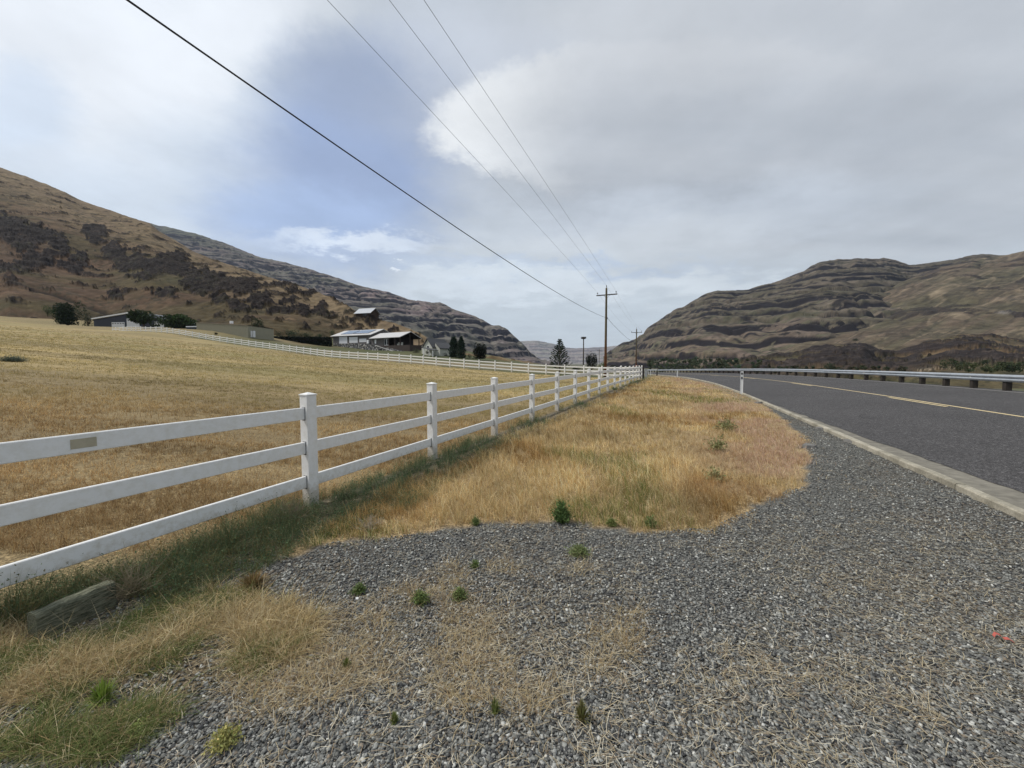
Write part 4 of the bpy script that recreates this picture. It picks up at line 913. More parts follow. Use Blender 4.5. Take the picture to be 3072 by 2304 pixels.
# low rocky spurs above the river
RK=[(2040,1104,420),(2130,1094,420),(2200,1084,430),(2260,1070,440),(2330,1060,450),(2400,1052,450),(2440,1040,450),(2490,1032,450),(2570,1026,450),(2610,1034,440),(2640,1050,430),(2700,1052,430),(2740,1040,440),(2800,1020,460),(2870,1002,480),(2960,1000,490),(3030,1014,490),(3072,1022,490),(3500,1030,480)]
def dispK(X,Y,z,S_,px):
    nz=fbm(X*.02,Y*.02+z*.05,5,612,.6); kn=np.exp(-((px-2520)/150)**2)+.8*np.exp(-((px-2900)/190)**2)
    rock=sst(.0,.16,nz*1.2+.45*kn+.5*fbm(X*.09,Y*.09+z*.2,4,613,.65)-.34)*sst(.05,.2,S_)
    gl=1-np.abs(fbm(X*.014,Y*.006+z*.02,4,608,.55))*2.3
    return 6*fbm(X*.01,Y*.01,3,602)-5*np.clip(gl,0,1)**2+rock*(4+5*fbm(X*.06,Y*.06+z*.15,4,606,.65)),rock,gl
def colK(X,Y,z,S_,px,py,rock,gl):
    n1=fbm(X*.012,Y*.012,4,631,.6); n2=fbm(X*.08,Y*.08+z*.1,4,641,.65)
    c=mixc((.19,.14,.085),(.12,.095,.06),sst(-.25,.3,n1)); c=mixc(c,(.075,.085,.04),sst(.25,.7,gl)*.5+sst(.16,.05,S_)*.5)
    c=c*(1+.38*n2[...,None]+.3*fbm(X*.3,Y*.3+z*.4,3,675)[...,None]); c=mixc(c,(.05,.052,.032),sst(.66,.76,vn(X*.4+z*.2,Y*.4+z*.3,676))*.8); c=mixc(c,mixc((.034,.030,.032),(.085,.072,.066),sst(.0,.5,fbm(X*.15,Y*.15+z*.5,4,678,.7))),rock*.95)
    tr=np.exp(-((py-np.interp(px,[2760,2860,2930,2980,3072,3300],[1110,1102,1097,1089,1072,1040]))/2.0)**2)*(px>2750)
    return mixc(c,(.42,.36,.27),np.clip(tr,0,1)*.85)
hill('rocky_spur',rough(RK,3,.05,49),[(2040,230,-9.5),(2400,170,-9.5),(3500,150,-9.5)],640,260,dispK,colK,hillm,(2040,3500),vis=.8,tone=np.array([.68,.64,.62]))
# ------------------------------------------------------------------ shrubs over the river bank
def scatter_brush(name,reg,nb,Dr,rmin,rmax,col,seed):
    P_=[];C_=[]
    for k in range(nb):
        x=rng.uniform(reg[0],reg[1]); D=rng.uniform(*Dr); y=rng.uniform(reg[2],reg[3])
        c=at(x,y,D); r=rng.uniform(rmin,rmax)*D/200; n=110
        p,i=bush_pts(n,r,r,r*1.3,5); P_.append(p+c-np.array([0,0,r*.5])); C_.append(cvar(np.array(col)*rng.uniform(.7,1.5)*np.array([rng.uniform(.85,1.35),1,1]),n,.3))
    P_=np.concatenate(P_);C_=np.concatenate(C_); V,Fc,cc=cards(P_,.42*Dr[0]/200,C_)
    o=arr(name,V,Fc,leafm,None,cc); tag(o,kind='stuff',label='dark green scrub massed along the foot of the canyon wall',cat='scrub')
scatter_brush('riverside_scrub',(1945,2290,1078,1112),260,(240,460),.5,1.9,(.05,.07,.038),1)
scatter_brush('riverside_scrub',(2260,2760,1100,1116),90,(180,250),.5,1.8,(.04,.05,.026),2)
scatter_brush('riverside_scrub',(2860,3300,1090,1114),80,(120,160),.9,2.2,(.06,.075,.035),3)
bx=[(2832,2880,1078,1104,150,'big dark green bush above the guardrail, left of the pale bank'),(2880,2908,1084,1104,150,'dark bush just right of the big one above the guardrail'),(2470,2502,1092,1112,190,'solitary dark green bush at the foot of the rocky knoll'),(3010,3060,1088,1110,125,'broad green bush nearest the right edge above the guardrail'),(2660,2690,1060,1082,330,'round dark shrub in the gully between the rocky spurs'),(3030,3085,835,862,900,'dark tree clump high on the slope at the right edge'),(2960,2980,852,862,950,'small dark shrub high on the right slope'),(2560,2575,1015,1024,520,'tiny dark shrub on the pale slope above the rocky knoll'),(2930,2962,1080,1098,135,'green bush above the guardrail, left of the broad one')]
for x0,x1,yt,yb,D,lb in bx: tree_px('bush',x0,x1,yt,yb,D,lb,'bush','bushes on the canyon slopes',col=(.03,.045,.022),n=900)
for x0,x1,yt,yb,D,lb in [(293,312,673,688,470,'lone dark shrub near the top of the left hillside above the rocks'),(240,268,756,780,360,'dark shrub on the left hillside beside the rock outcrop'),(540,548,762,768,370,'tiny dark shrub below the left skyline'),(1022,1032,945,968,200,'slender dark shrub left of the hillside cabin'),(738,752,826,840,300,'small olive shrub on the left hill beside a rock band'),(955,966,920,948,215,'dark upright shrub on the left hill above the solar roof'),(1226,1240,985,1000,170,'dark shrub on the hill end above the porch roof'),(1254,1266,992,1008,165,'dark shrub on the low hill end right of the porch gable'),(1316,1338,1026,1044,150,'olive shrub on the low slope behind the cottage')]:
    tree_px('hill_shrub',x0,x1,yt,yb,D,lb,'shrub','shrubs dotted on the left hillside',col=(.035,.042,.025),n=420)
# ------------------------------------------------------------------ foreground: gravel, straw, grass
def logs(n,D0,D1,u0,u1,pw=1.0):
    D=D0*(D1/D0)**(rng.random(n)**pw); u=rng.uniform(u0,u1,n); return D*u,D
stonem=attrmat('crushed_stone',.85,0,.3,fine=180,fv=.2)
def stones(n,D0,D1,size,mask,pal,seed):
    X,Y=logs(n,D0,D1,-1.62,1.6); k=mask(X,Y); X=X[k];Y=Y[k]; n=len(X)
    sz=np.minimum(size*rng.lognormal(-.03,.40,n)*(1+.07*np.clip(Y-2,0,9)),.021)
    base=np.array([[-1,-1,-.6],[1,-1,-.7],[1,1,-.6],[-1,1,-.7],[-.8,-.8,.7],[.8,-.9,.6],[.9,.8,.7],[-.8,.9,.6]])*.5
    V=base[None]+rng.normal(0,.13,(n,8,3)); V*=np.stack([np.ones(n),rng.uniform(.55,.95,n),rng.uniform(.4,.75,n)],1)[:,None]
    a=rng.uniform(0,6.283,n); c,s_=np.cos(a),np.sin(a); tl=rng.normal(0,.35,n); ct,st=np.cos(tl),np.sin(tl)
    x=V[...,0]*ct[:,None]+V[...,2]*st[:,None]; z=-V[...,0]*st[:,None]+V[...,2]*ct[:,None]; y=V[...,1]
    V=np.stack([x*c[:,None]-y*s_[:,None],x*s_[:,None]+y*c[:,None],z],-1)*sz[:,None,None]
    Z=gh(X,Y)+sz*.12+rng.uniform(0,.006,n); V+=np.stack([X,Y,Z],1)[:,None]
    f=np.array([(3,2,1,0),(4,5,6,7),(0,1,5,4),(1,2,6,5),(2,3,7,6),(3,0,4,7)])
    Fc=(f[None]+np.arange(n)[:,None,None]*8).reshape(-1,4)
    g_=rng.random(n); i=rng.choice(len(pal),n,p=[q[1] for q in pal]); cc=np.array([q[0] for q in pal])[i]*rng.uniform(.7,1.35,n)[:,None]
    return V.reshape(-1,3),Fc,np.repeat(cc,8,axis=0)
def outside_road(X,Y): 
    s,t,z=roadst(X,Y); return s<-.03
def mgravel(X,Y):
    a_,b_=wob(X,Y,.10,2.5); inpat=inpoly(a_,b_,PATCH); k=~inpoly(a_,b_,VERGE)&(fencef(X,Y)>.45)&outside_road(X,Y)
    k&=~(inpat&(rng.random(X.shape)<.72)); k&=~((fencef(X,Y)<1.0)&(rng.random(X.shape)<.55)); return k
pal=[((.145,.146,.135),.40),((.062,.063,.064),.22),((.245,.248,.23),.26),((.42,.42,.39),.05),((.19,.16,.125),.07)]
V,Fc,cc=stones(360000,1.25,15,.0104,mgravel,pal,1)
o=arr('gravel_stones',V,Fc,stonem,None,cc); tag(o,'loose dark grey crushed gravel covering the pull-out in the foreground','gravel',kind='stuff')
# blades
grassm=attrmat('dry_grass_blades',.8,.3,.15)
def blades(X,Y,h,w,lean,cols,zoff=0,curl=.5,ldir=None):
    n=len(X); Z=gh(X,Y)+zoff-.008; a=rng.uniform(0,6.283,n); fx,fy=np.cos(a),np.sin(a)
    b_=a+rng.uniform(.6,2.5,n) if ldir is None else ldir+rng.normal(0,.7,n); lx_,ly_=np.cos(b_)*lean*h,np.sin(b_)*lean*h
    P0=np.stack([X,Y,Z],1); hh=h/np.sqrt(1+lean**2*.6)
    P1=P0+np.stack([lx_*.3,ly_*.3,hh*.55],1); P2=P0+np.stack([lx_,ly_,hh*(1-.12*lean)],1)
    wv=np.stack([fx*w,fy*w,np.zeros(n)],1)*.5
    V=np.stack([P0-wv,P0+wv,P1+wv*.8,P1-wv*.8,P2],1).reshape(-1,3)
    i=np.arange(n)[:,None]*5; T=np.concatenate([i+[0,1,2],i+[0,2,3],i+[3,2,4]],1).reshape(-1,3)
    return V,T,np.repeat(cols,5,axis=0)
def pick(pal,n,v=.2):
    i=rng.choice(len(pal),n,p=np.array([q[1] for q in pal])/sum(q[1] for q in pal)); c=np.array([q[0] for q in pal])[i]; return np.clip(c*rng.uniform(1-v,1+v,n)[:,None],0,1)
def cloud(nc,D0,D1,u0,u1,per,spread,mask,pw=1):
    X,Y=logs(nc,D0,D1,u0,u1,pw); k=mask(X,Y); X=X[k];Y=Y[k]; m=len(X)
    sp=spread*np.clip(Y/8,.6,3); X=(X[:,None]+rng.normal(0,1,(m,per))*sp[:,None]).ravel(); Y=(Y[:,None]+rng.normal(0,1,(m,per))*sp[:,None]).ravel()
    return X,Y,np.repeat(np.arange(m),per)
def mverge(X,Y):
    a_,b_=wob(X,Y,.30,1.7); a_=a_+rng.normal(0,1,X.shape)*rng.exponential(.08,X.shape); b_=b_+rng.normal(0,1,X.shape)*rng.exponential(.13,X.shape); return inpoly(a_,b_,VERGE)&(fencef(X,Y)>np.interp(Y,[4,6,9,40],[.80,.65,.42,.36])+.4*fbm(X*.8,Y*.8,3,33))
# dry verge
X,Y,ci=cloud(46000,3.4,60,-.55,1.15,9,.022,mverge)
k=mverge(X,Y); X,Y,ci=X[k],Y[k],ci[k]
s,t,_z=roadst(X,Y); pn=fbm(X*.55,Y*.55,3,901); gn=fbm(X*.5+7,Y*.35,3,905)
h=rng.uniform(.07,.19,len(X))*(1+.55*pn); h*=np.clip((-s)/1.2,.5,1); h*=sst(60,20,Y)*.5+.5; h*=np.where(inpoly(X,Y,VERGE),1,.55); h*=.72+.55*rng.random(ci.max()+1)[ci]
w=np.maximum(.0028,.00062*Y)*rng.uniform(.7,1.4,len(X))
dry=[((.68,.52,.26),4),((.54,.38,.17),3),((.82,.69,.42),2.6),((.36,.22,.095),1.8),((.38,.32,.15),1.1)]
c=pick(dry,len(X)); tuft=rng.uniform(.7,1.25,ci.max()+1)[ci]; c*=(tuft*(1+.55*fbm(X*1.1,Y*.7,4,991)))[:,None]; c=mixc(c,c*np.array([.72,.62,.5]),sst(.1,.4,fbm(X*.7+3,Y*.45,3,993)))
pinkz=sst(-3.6,-1.6,s)*sst(.0,.35,fbm(X*.6,Y*.6,3,911)+.22); c=mixc(c,pick([((.56,.40,.28),1),((.48,.31,.23),1),((.66,.50,.38),.8)],len(X)),pinkz*(rng.random(len(X))<.85))
grz=sst(.30,.50,gn+.22*sst(-6,-2,s)*sst(10,22,Y)); c=mixc(c,pick([((.16,.19,.05),1),((.24,.27,.07),1),((.12,.15,.05),1)],len(X)),(rng.random(len(X))<grz*.55)*1.0)
h=np.where(rng.random(len(X))<.025,h*1.7,h); V,T,cc=blades(X,Y,h,w,rng.uniform(.1,1.2,len(X)),np.clip(c,0,1),ldir=rng.normal(2.6,1.2,len(X)))
o=arr('dry_verge_grass',V,T,grassm,None,cc); tag(o,'knee high straw coloured dry grass filling the verge between fence and road','grass',kind='stuff')
# pasture stubble
def mfield(X,Y): return (fencef(X,Y)<.12)&inpoly(X,Y,past)
X,Y,ci=cloud(52000,3.2,75,-1.6,.36,7,.028,mfield)
k=mfield(X,Y);X,Y,ci=X[k],Y[k],ci[k]
pn=fbm(X*.25,Y*.6,3,921); dens=sst(-.40,.20,fbm(X*.35,Y*.9,3,925)+.25*sst(0,-2.5,fencef(X,Y))*0+.22); k=rng.random(len(X))<np.maximum(dens,.25); X,Y,ci,pn=X[k],Y[k],ci[k],pn[k]
h=rng.uniform(.05,.13,len(X))*(1+.5*sst(-3,-.2,fencef(X,Y)))*(1+.3*pn); w=np.maximum(.003,.00075*Y)*rng.uniform(.7,1.4,len(X))
near_=[((.50,.335,.155),3),((.38,.245,.115),2.5),((.62,.47,.245),2),((.28,.18,.09),1.8)]; farc=[((.52,.41,.20),3),((.42,.33,.155),3),((.34,.28,.12),2),((.26,.24,.10),1)]
t_=sst(7,17,Y)[:,None]; c=pick(near_,len(X))*(1-t_)+pick(farc,len(X))*t_; c*=rng.uniform(.8,1.2,ci.max()+1)[ci][:,None]
c=c*(1+.45*fbm(X*.05+Y*.02,Y*.75,4,71)+.35*fbm(X*.5,Y*1.2,3,73))[:,None]; gs_=sst(.05,.4,fbm(X*.06,Y*.22,3,8)); c=mixc(c,(.36,.31,.145),gs_*.5)
V,T,cc=blades(X,Y,h,w,rng.uniform(.2,1.3,len(X)),np.clip(c,0,1))
o=arr('pasture_stubble',V,T,grassm,None,cc); tag(o,'short golden brown mown stubble covering the fenced pasture','grass',kind='stuff')
# green weeds under the fence
def mweed(X,Y):
    f=fencef(X,Y); q=fbm(X*.55,Y*.55,3,931); wd=np.interp(Y,[2.5,4.5,6.5,9,40],[.45,.62,.55,.38,.34]); cc_=np.interp(Y,[2.5,4.5,7,10],[.35,.5,.45,.30]); return (np.abs(f-cc_)<wd*(1+.5*q))&((q>-.20)|(Y<3.6))&(Y<41)&(np.hypot(X+2.76,Y-2.36)>.33)
X,Y,ci=cloud(21000,2.3,41,-1.45,.36,15,.03,mweed)
fq=fbm(X*.9,Y*.9,3,935); f=fencef(X,Y)
h=rng.uniform(.10,.38,len(X))*(.95+.9*fq)*np.clip(1.1-np.abs(f-.2)*.9,.4,1)*np.interp(Y,[2,3.5,8,40],[.75,.9,.8,.7]); w=np.maximum(.0028,.0006*Y)*rng.uniform(.6,1.3,len(X))
c=pick([((.075,.125,.060),4),((.12,.175,.085),3),((.18,.22,.12),1.8),((.26,.22,.13),1.0)],len(X),.3)
c=mixc(c,pick([((.17,.14,.06),1),((.13,.13,.05),1)],len(X)),(rng.random(len(X))<.30*sst(4.8,3,Y)+.1)*1.0)
V,T,cc=blades(X,Y,h,w,rng.uniform(.2,1.6,len(X)),c)
C2=np.stack([X,Y,gh(X,Y)+h*rng.uniform(.2,.95,len(X))],1)[::2]; C2[:,:2]+=rng.normal(0,.03,(len(C2),2)); V2,F2,c2_=cards(C2,np.maximum(.009,.0011*C2[:,1]),c[::2])
T2=np.concatenate([F2[:,[0,1,2]],F2[:,[0,2,3]]])+len(V)
o=arr('fence_line_weeds',np.concatenate([V,V2]),np.concatenate([T,T2]),grassm,None,np.concatenate([cc,c2_])); tag(o,'bushy dark green weeds growing under the near white fence','weeds',kind='stuff')
# foreground grass patch at lower left
def mpatch(X,Y):
    a_,b_=wob(X,Y,.10,3); return inpoly(a_,b_,PATCH)&(fbm(X*1.8,Y*1.8,3,941)>-.40)&(np.hypot(X+2.76,Y-2.36)>.22)
X,Y,ci=cloud(7000,1.25,3.2,-1.7,-.40,22,.035,mpatch)
g2=fbm(X*1.7,Y*1.7,3,945); grn=sst(-.10,.30,g2+.10*sst(-1.6,-2.2,X)+.40*sst(2.0,1.65,Y))*.75; h=rng.uniform(.03,.14,len(X))*(1-.25*grn)*(.55+.9*rng.random(ci.max()+1)[ci]); h=np.where(rng.random(len(X))<.03,h*1.9,h); w=.0024*rng.uniform(.6,1.5,len(X))
c=pick([((.50,.39,.20),3),((.64,.54,.34),2),((.34,.24,.12),2)],len(X)); c*=(rng.uniform(.7,1.25,ci.max()+1)[ci])[:,None]; c=mixc(c,pick([((.10,.14,.04),2),((.15,.18,.06),1.5),((.22,.24,.09),1)],len(X)),(rng.random(len(X))<grn)*1.0)
V,T,cc=blades(X,Y,h,w,rng.uniform(.3,2.0,len(X)),c)
o=arr('foreground_grass',V,T,grassm,None,cc); tag(o,'tangled dry and green grass beside the timber stub at lower left','grass',kind='stuff')
# straw litter + sparse stalks on the gravel
def mstraw(X,Y):
    a_,b_=wob(X,Y,.2,2); q=fbm(X*1.1,Y*1.1,3,951); k=inpoly(a_,b_,STRAW)|(inpoly(a_,b_,PATCH)); return outside_road(X,Y)&(fencef(X,Y)>.5)&~inpoly(X,Y,VERGE)&(rng.random(X.shape)<np.where(k,.35+.5*sst(-.2,.3,q),np.where(inpoly(a_,b_,STRAW2),.30+.6*sst(-.1,.3,q),.10+.3*sst(0,.35,q))))
X,Y,ci=cloud(22000,1.3,9,-1.5,1.5,3,.05,mstraw); n=len(X)
l=rng.uniform(.02,.085,n)*np.clip(rng.lognormal(0,.3,n),.5,2); a=rng.uniform(0,6.283,n); w=np.maximum(.0016,.0005*Y)*rng.uniform(.7,1.6,n)
Z=gh(X,Y)+.014+rng.uniform(0,.014,n); d=np.stack([np.cos(a),np.sin(a),rng.normal(0,.18,n)],1)*l[:,None]*.5; wv=np.stack([-np.sin(a),np.cos(a),np.zeros(n)],1)*w[:,None]*.5; P=np.stack([X,Y,Z],1); bd=np.stack([-np.sin(a),np.cos(a),np.zeros(n)],1)*(l*rng.normal(0,.09,n))[:,None]
V=np.stack([P-d-wv,P-d+wv,P+bd-wv,P+bd+wv,P+d-wv,P+d+wv],1).reshape(-1,3); i=np.arange(n)[:,None]*6
T=np.concatenate([i+[0,1,3,2],i+[2,3,5,4]],1).reshape(-1,4)
o=arr('straw_litter',V,T,grassm,None,np.repeat(pick([((.50,.42,.27),3),((.68,.62,.48),2),((.30,.23,.15),2.5)],n,.25),6,axis=0)); tag(o,'pale dry straw and stalks strewn over the gravel','straw',kind='stuff')
X,Y,ci=cloud(3600,1.4,5,-1.0,.5,12,.03,lambda X,Y: inpoly(*wob(X,Y,.15,2.5),STRAW)&(fbm(X*1.1,Y*1.1,4,961)+.25*fbm(X*4,Y*4,2,963)>.02)); n=len(X)
V,T,cc=blades(X,Y,rng.uniform(.03,.13,n),.0019*rng.uniform(.6,1.4,n),rng.uniform(.5,2.4,n),pick([((.50,.39,.21),3),((.62,.52,.33),2),((.32,.22,.12),2)],n))
o=arr('sparse_dry_stalks',V,T,grassm,None,cc); tag(o,'thin patch of short dry stalks growing through the middle of the gravel','grass',kind='stuff')
# ------------------------------------------------------------------ individual small plants
def plant(name,x,y,wpx,hpx,col,label,n=160,cat='weed',kind='leaf',group=None):
    B=gz(x,y,.0); k=B[1]/F; r=wpx/2*k; h=hpx*k*1.05; z=g1(B[0],B[1]); e=empty(name,(B[0],B[1],z),0,label,cat,group)
    m=min(n,400); a=rng.uniform(0,6.283,m); el=rng.uniform(.25,1.45,m); ln=np.minimum(h,r*1.3)*rng.uniform(.5,1.1,m)
    T_=np.stack([np.cos(a)*np.cos(el)*r*rng.uniform(.5,1.1,m),np.sin(a)*np.cos(el)*r*rng.uniform(.5,1.1,m),np.sin(el)*h*rng.uniform(.6,1.05,m)],1)
    B0=np.stack([np.cos(a),np.sin(a),a*0],1)*r*.12; w_=np.cross(T_,[0,0,1.0]); w_/=np.linalg.norm(w_,axis=1)[:,None]+1e-9
    wd=(.0022 if kind=='blade' else .0016)*max(1,B[1]/2.2); M_=(B0+T_)*.5+np.array([0,0,h*.12])
    V=np.stack([B0-w_*wd,B0+w_*wd,M_+w_*wd,M_-w_*wd,T_],1).reshape(-1,3); i=np.arange(m)[:,None]*5
    F3=np.concatenate([i+[0,1,2],i+[0,2,3],i+[3,2,4]],1).reshape(-1,3); c=cvar(col,m,.3)
    if kind=='blade': arr('blades',V,F3,grassm,e,np.repeat(c,5,axis=0))
    else:
        arr('stems',V,F3,grassm,e,np.repeat(c*.9,5,axis=0)); j=rng.integers(0,m,n*4); tt=rng.uniform(.25,1.05,n*4)[:,None]
        C_=B0[j]*(1-tt)+T_[j]*tt+rng.normal(0,.10*r,(n*4,3)); C_[:,2]=np.abs(C_[:,2])+.004; V,Fq,cc=cards(C_,max(.006,.10*min(r,h)),cvar(col,n*4,.35)); arr('leaves',V,Fq,leafm,e,cc)
    return e
G1=(.15,.20,.07);G2=(.21,.24,.08);YG=(.30,.34,.08)
plant('leafy_weed',1684,1566,75,68,(.11,.17,.055),'bushy bright green weed at the edge of the dry verge, tallest on the gravel line',340)
plant('green_weed',1738,1660,95,26,(.20,.24,.10),'spreading grey green weed on the gravel just below the verge',240)
plant('green_weed',1262,1808,70,42,(.16,.21,.07),'low green weed left of the pale flowered one in mid gravel',220)
plant('green_weed',1378,1795,66,38,(.18,.22,.08),'green weed with a pale yellow edge in mid gravel',200)
plant('green_weed',1425,1700,40,26,G1,'small dark green sprig on gravel above the paired weeds',120)
plant('green_weed',1076,1778,60,30,G1,'small green weed at left of the gravel, below the verge corner',150)
plant('grass_tuft',1183,2172,44,50,G2,'small yellow green tuft with reddish base in the lower gravel',120,'tuft','blade')
plant('grass_tuft',1485,2140,52,62,G2,'thin green tuft in the middle of the lower gravel',110,'tuft','blade')
plant('grass_tuft',1745,2160,70,80,(.20,.19,.07),'brown green dry tuft in the lower gravel, right of the thin one',150,'tuft','blade')
plant('grass_tuft',1040,2000,44,36,(.16,.19,.05),'short green tuft among the sparse straw stalks',110,'tuft','blade')
plant('yellow_weed',310,2110,115,80,(.22,.30,.06),'bright lime green arching grass clump at lower left',260,'weed','blade')
plant('yellow_weed',412,2205,85,38,(.36,.40,.15),'pale yellow green leafy weed below the lime green clump',150)
plant('yellow_weed',675,2235,120,50,(.40,.38,.14),'yellowing broad leaved weed on the gravel at bottom left',220)
plant('green_weed',310,2232,50,28,G1,'small green broad leaved seedling left of the yellowing weed',90)
plant('grass_tuft',760,1760,150,50,(.24,.17,.08),'low rusty brown dry tuft in the gravel beside the fence weeds',300,'tuft','blade')
plant('green_weed',1428,1572,44,26,G1,'small green sprig at the left part of the verge edge',110)
plant('green_weed',1952,1577,60,30,G1,'low dark green weed at the right part of the verge edge',150)
plant('green_weed',1835,1572,50,26,G2,'short yellow green sprig on the verge edge between two weeds',110)
plant('pasture_bush',46,1192,78,14,(.13,.15,.11),'flat grey green bush alone in the pasture at the left edge',500,'bush')
plant('pasture_weed',652,1106,14,7,(.03,.03,.015),'tiny dark clump in the middle of the far pasture',60)
for x,y,lb in ((2178,1272,'upright green weed in the verge, furthest of the three'),(2150,1330,'green weed in the verge, middle of the three'),(2142,1420,'green weed in the verge, nearest of the three')):
    plant('green_weed',x,y+20,84,44,(.30,.29,.14),lb,60,group='green weeds in the dry verge')
# tumbleweed / bare dry branches over the timber
def drybush(x,y,wpx,hpx,label,col,n=70):
    B=gz(x,y,0); k=B[1]/F; r=wpx/2*k; h=hpx*k; e=empty('dry_weed',(B[0],B[1],g1(B[0],B[1])),0,label,'weed'); m=MB()
    for i in range(n):
        a=random.uniform(0,6.283); el=random.uniform(.15,1.4); q=random.uniform(.6,1.1); p=[np.zeros(3)]; d=np.array([math.cos(a)*math.cos(el)*r,math.sin(a)*math.cos(el)*r,math.sin(el)*h])*q
        for t_ in (.35,.7,1.0): p.append(d*t_+np.array([random.gauss(0,.05*r),random.gauss(0,.05*r),random.gauss(0,.03*h)+.04*h]))
        m.tube(p,[.0026,.002,.0014,.0006],4,False)
        for _ in range(3):
            s_=p[random.choice((1,2))]; m.tube([s_,s_+np.array([random.gauss(0,.2*r),random.gauss(0,.2*r),random.uniform(0,.22*h)])],[.0014,.0005],3,False)
    m.build('branches',simple('dry_twigs',col,.9,.3,30),e)
drybush(400,1790,260,170,'grey brown dry branching weed beside the end of the timber stub',(.24,.20,.13),60)
drybush(870,1560,190,90,'leafless grey brown weed under the near fence post',(.21,.17,.12),60)
drybush(1105,1590,110,60,'pale leafless twiggy weed at the corner of the dry verge',(.36,.30,.22),50)
# stems poking up in front of the lower rail
# ------------------------------------------------------------------ timber stub
mt,nt,b=nmat('grey_green_weathered_timber',.95,.1)
v=objc(nt,(22,3,22)); n1=noise(nt,4,7,v,.75)
L(nt,mixn(nt,ramp(nt,n1,[(.35,0),(.65,1)]),(.030,.036,.022),(.25,.25,.18)),b.inputs['Base Color']); bump(nt,b,n1,.9,.01)
A=gz(107,1835,.19);Bq=gz(318,1747,.19); d=Bq-A; ln=float(np.linalg.norm(d[:2]))+.05; a=math.atan2(-d[0],d[1])
e=empty('timber_stub',(A[0],A[1],g1(A[0],A[1])),a,'short weathered grey green square timber lying at the lower left by the fence','timber')
m=MB(); ny_=14; w_=.095; hh_=.17
for j in range(ny_+1):
    y_=ln*j/ny_; q=[random.gauss(0,.0022) for _ in range(8)]
    m.v+=[(-w_+q[0],y_,-.12),(0+q[1],y_,-.12),(0+q[2],y_,hh_-.02),(-.012+q[3],y_,hh_+q[4]),(-w_*.5,y_,hh_+q[5]+.002),(-w_+.012,y_,hh_+q[6]),(-w_+q[7],y_,hh_-.018)]
k=7
for j in range(ny_):
    for i in range(k): m.f.append((j*k+i,j*k+(i+1)%k,(j+1)*k+(i+1)%k,(j+1)*k+i))
m.f.append(tuple(range(k))[::-1]); m.f.append(tuple(ny_*k+i for i in range(k)))
m.build('timber_body',mt,e)
# flat rocks near the kerb, litter
mrock=simple('flat_grey_rock',(.17,.165,.155),.9,.25,30,bmp=.5)
for x,y,wp,lb in ((2430,1345,56,'flat grey rock on the gravel beside the pink grass'),(2466,1293,44,'flat grey rock close to the kerb, between two others'),(2276,1212,26,'small dark rock at the tip of the verge by the kerb'),(2556,1332,52,'thin broken slab resting against the kerb'),(1072,1795,14,'tiny white stone at the left of the gravel')):
    B=gz(x,y,.01); r=wp/2*B[1]/F; m=MB(); k=11; z=g1(B[0],B[1]); an=[6.283*i/k+random.uniform(-.15,.15) for i in range(k)]; rr=[r*random.uniform(.75,1.1) for _ in range(k)]
    lo=[(rr[i]*math.cos(an[i]),rr[i]*.75*math.sin(an[i]),-.02) for i in range(k)]; hi=[(q[0]*.86+random.gauss(0,.02*r),q[1]*.86,.22*r+.012+random.gauss(0,.03*r)) for q in lo]
    m.v+=lo+hi+[(0,0,.26*r+.014)]
    for i in range(k): j=(i+1)%k; m.f.append((i,j,k+j,k+i)); m.f.append((k+i,k+j,2*k))
    o=m.build('rock',mrock if wp>20 else m_white); o.location=(B[0],B[1],z); o.rotation_euler=(0,0,random.uniform(-.4,.4)); tag(o,lb,'rock')
B=gz(3010,1925,.02); m=MB(); pts=[(-.035,.02,.018),(-.02,.024,.034),(-.004,.014,.03),(.0,-.0,.018),(.018,-.008,.024),(.03,-.022,.014)]
for i in range(len(pts)-1):
    p,q=np.array(pts[i]),np.array(pts[i+1]); u_=np.array([.004,.010,.002]); m.prism([(-.009,0),(.009,0),(.009,.0012),(-.009,.0012)],p,q,(.3,.9,.2),(0,0,1))
o=m.build('plastic_ribbon',simple('faded_red_plastic',(.42,.10,.075),.6,.15,40)); o.location=(B[0],B[1],g1(B[0],B[1])+.01); tag(o,'faded red scrap of plastic ribbon on the gravel at the right edge','ribbon')
# ------------------------------------------------------------------ world, sun, camera
W_=bpy.data.worlds.new('World'); S.world=W_; W_.use_nodes=True; nt=W_.node_tree; bg=nt.nodes['Background']
SE,SAZ=52,-88      # sun elevation, azimuth from +Y towards +X
sky=nt.nodes.new('ShaderNodeTexSky'); sky.sky_type='NISHITA'; sky.sun_disc=False; sky.sun_elevation=R(SE); sky.sun_rotation=R(SAZ); sky.air_density=1.2; sky.dust_density=2.0
tc=nt.nodes.new('ShaderNodeTexCoord'); sx_=nt.nodes.new('ShaderNodeSeparateXYZ'); L(nt,tc.outputs['Generated'],sx_.inputs[0])
dx,dy,dz=sx_.outputs
dyc=math_(nt,'MAXIMUM',dy,.12)
U_=math_(nt,'DIVIDE',dx,dyc); Wv=math_(nt,'DIVIDE',dz,dyc)
dzc=math_(nt,'ADD',math_(nt,'MAXIMUM',dz,0),.14)
cx_=nt.nodes.new('ShaderNodeCombineXYZ'); L(nt,math_(nt,'DIVIDE',dx,dzc),cx_.inputs[0]); L(nt,math_(nt,'DIVIDE',dy,dzc),cx_.inputs[1])
mpn=nt.nodes.new('ShaderNodeMapping'); L(nt,cx_.outputs[0],mpn.inputs[0]); mpn.inputs['Scale'].default_value=(.9,.9,1); mpn.inputs['Rotation'].default_value=(0,0,.4)
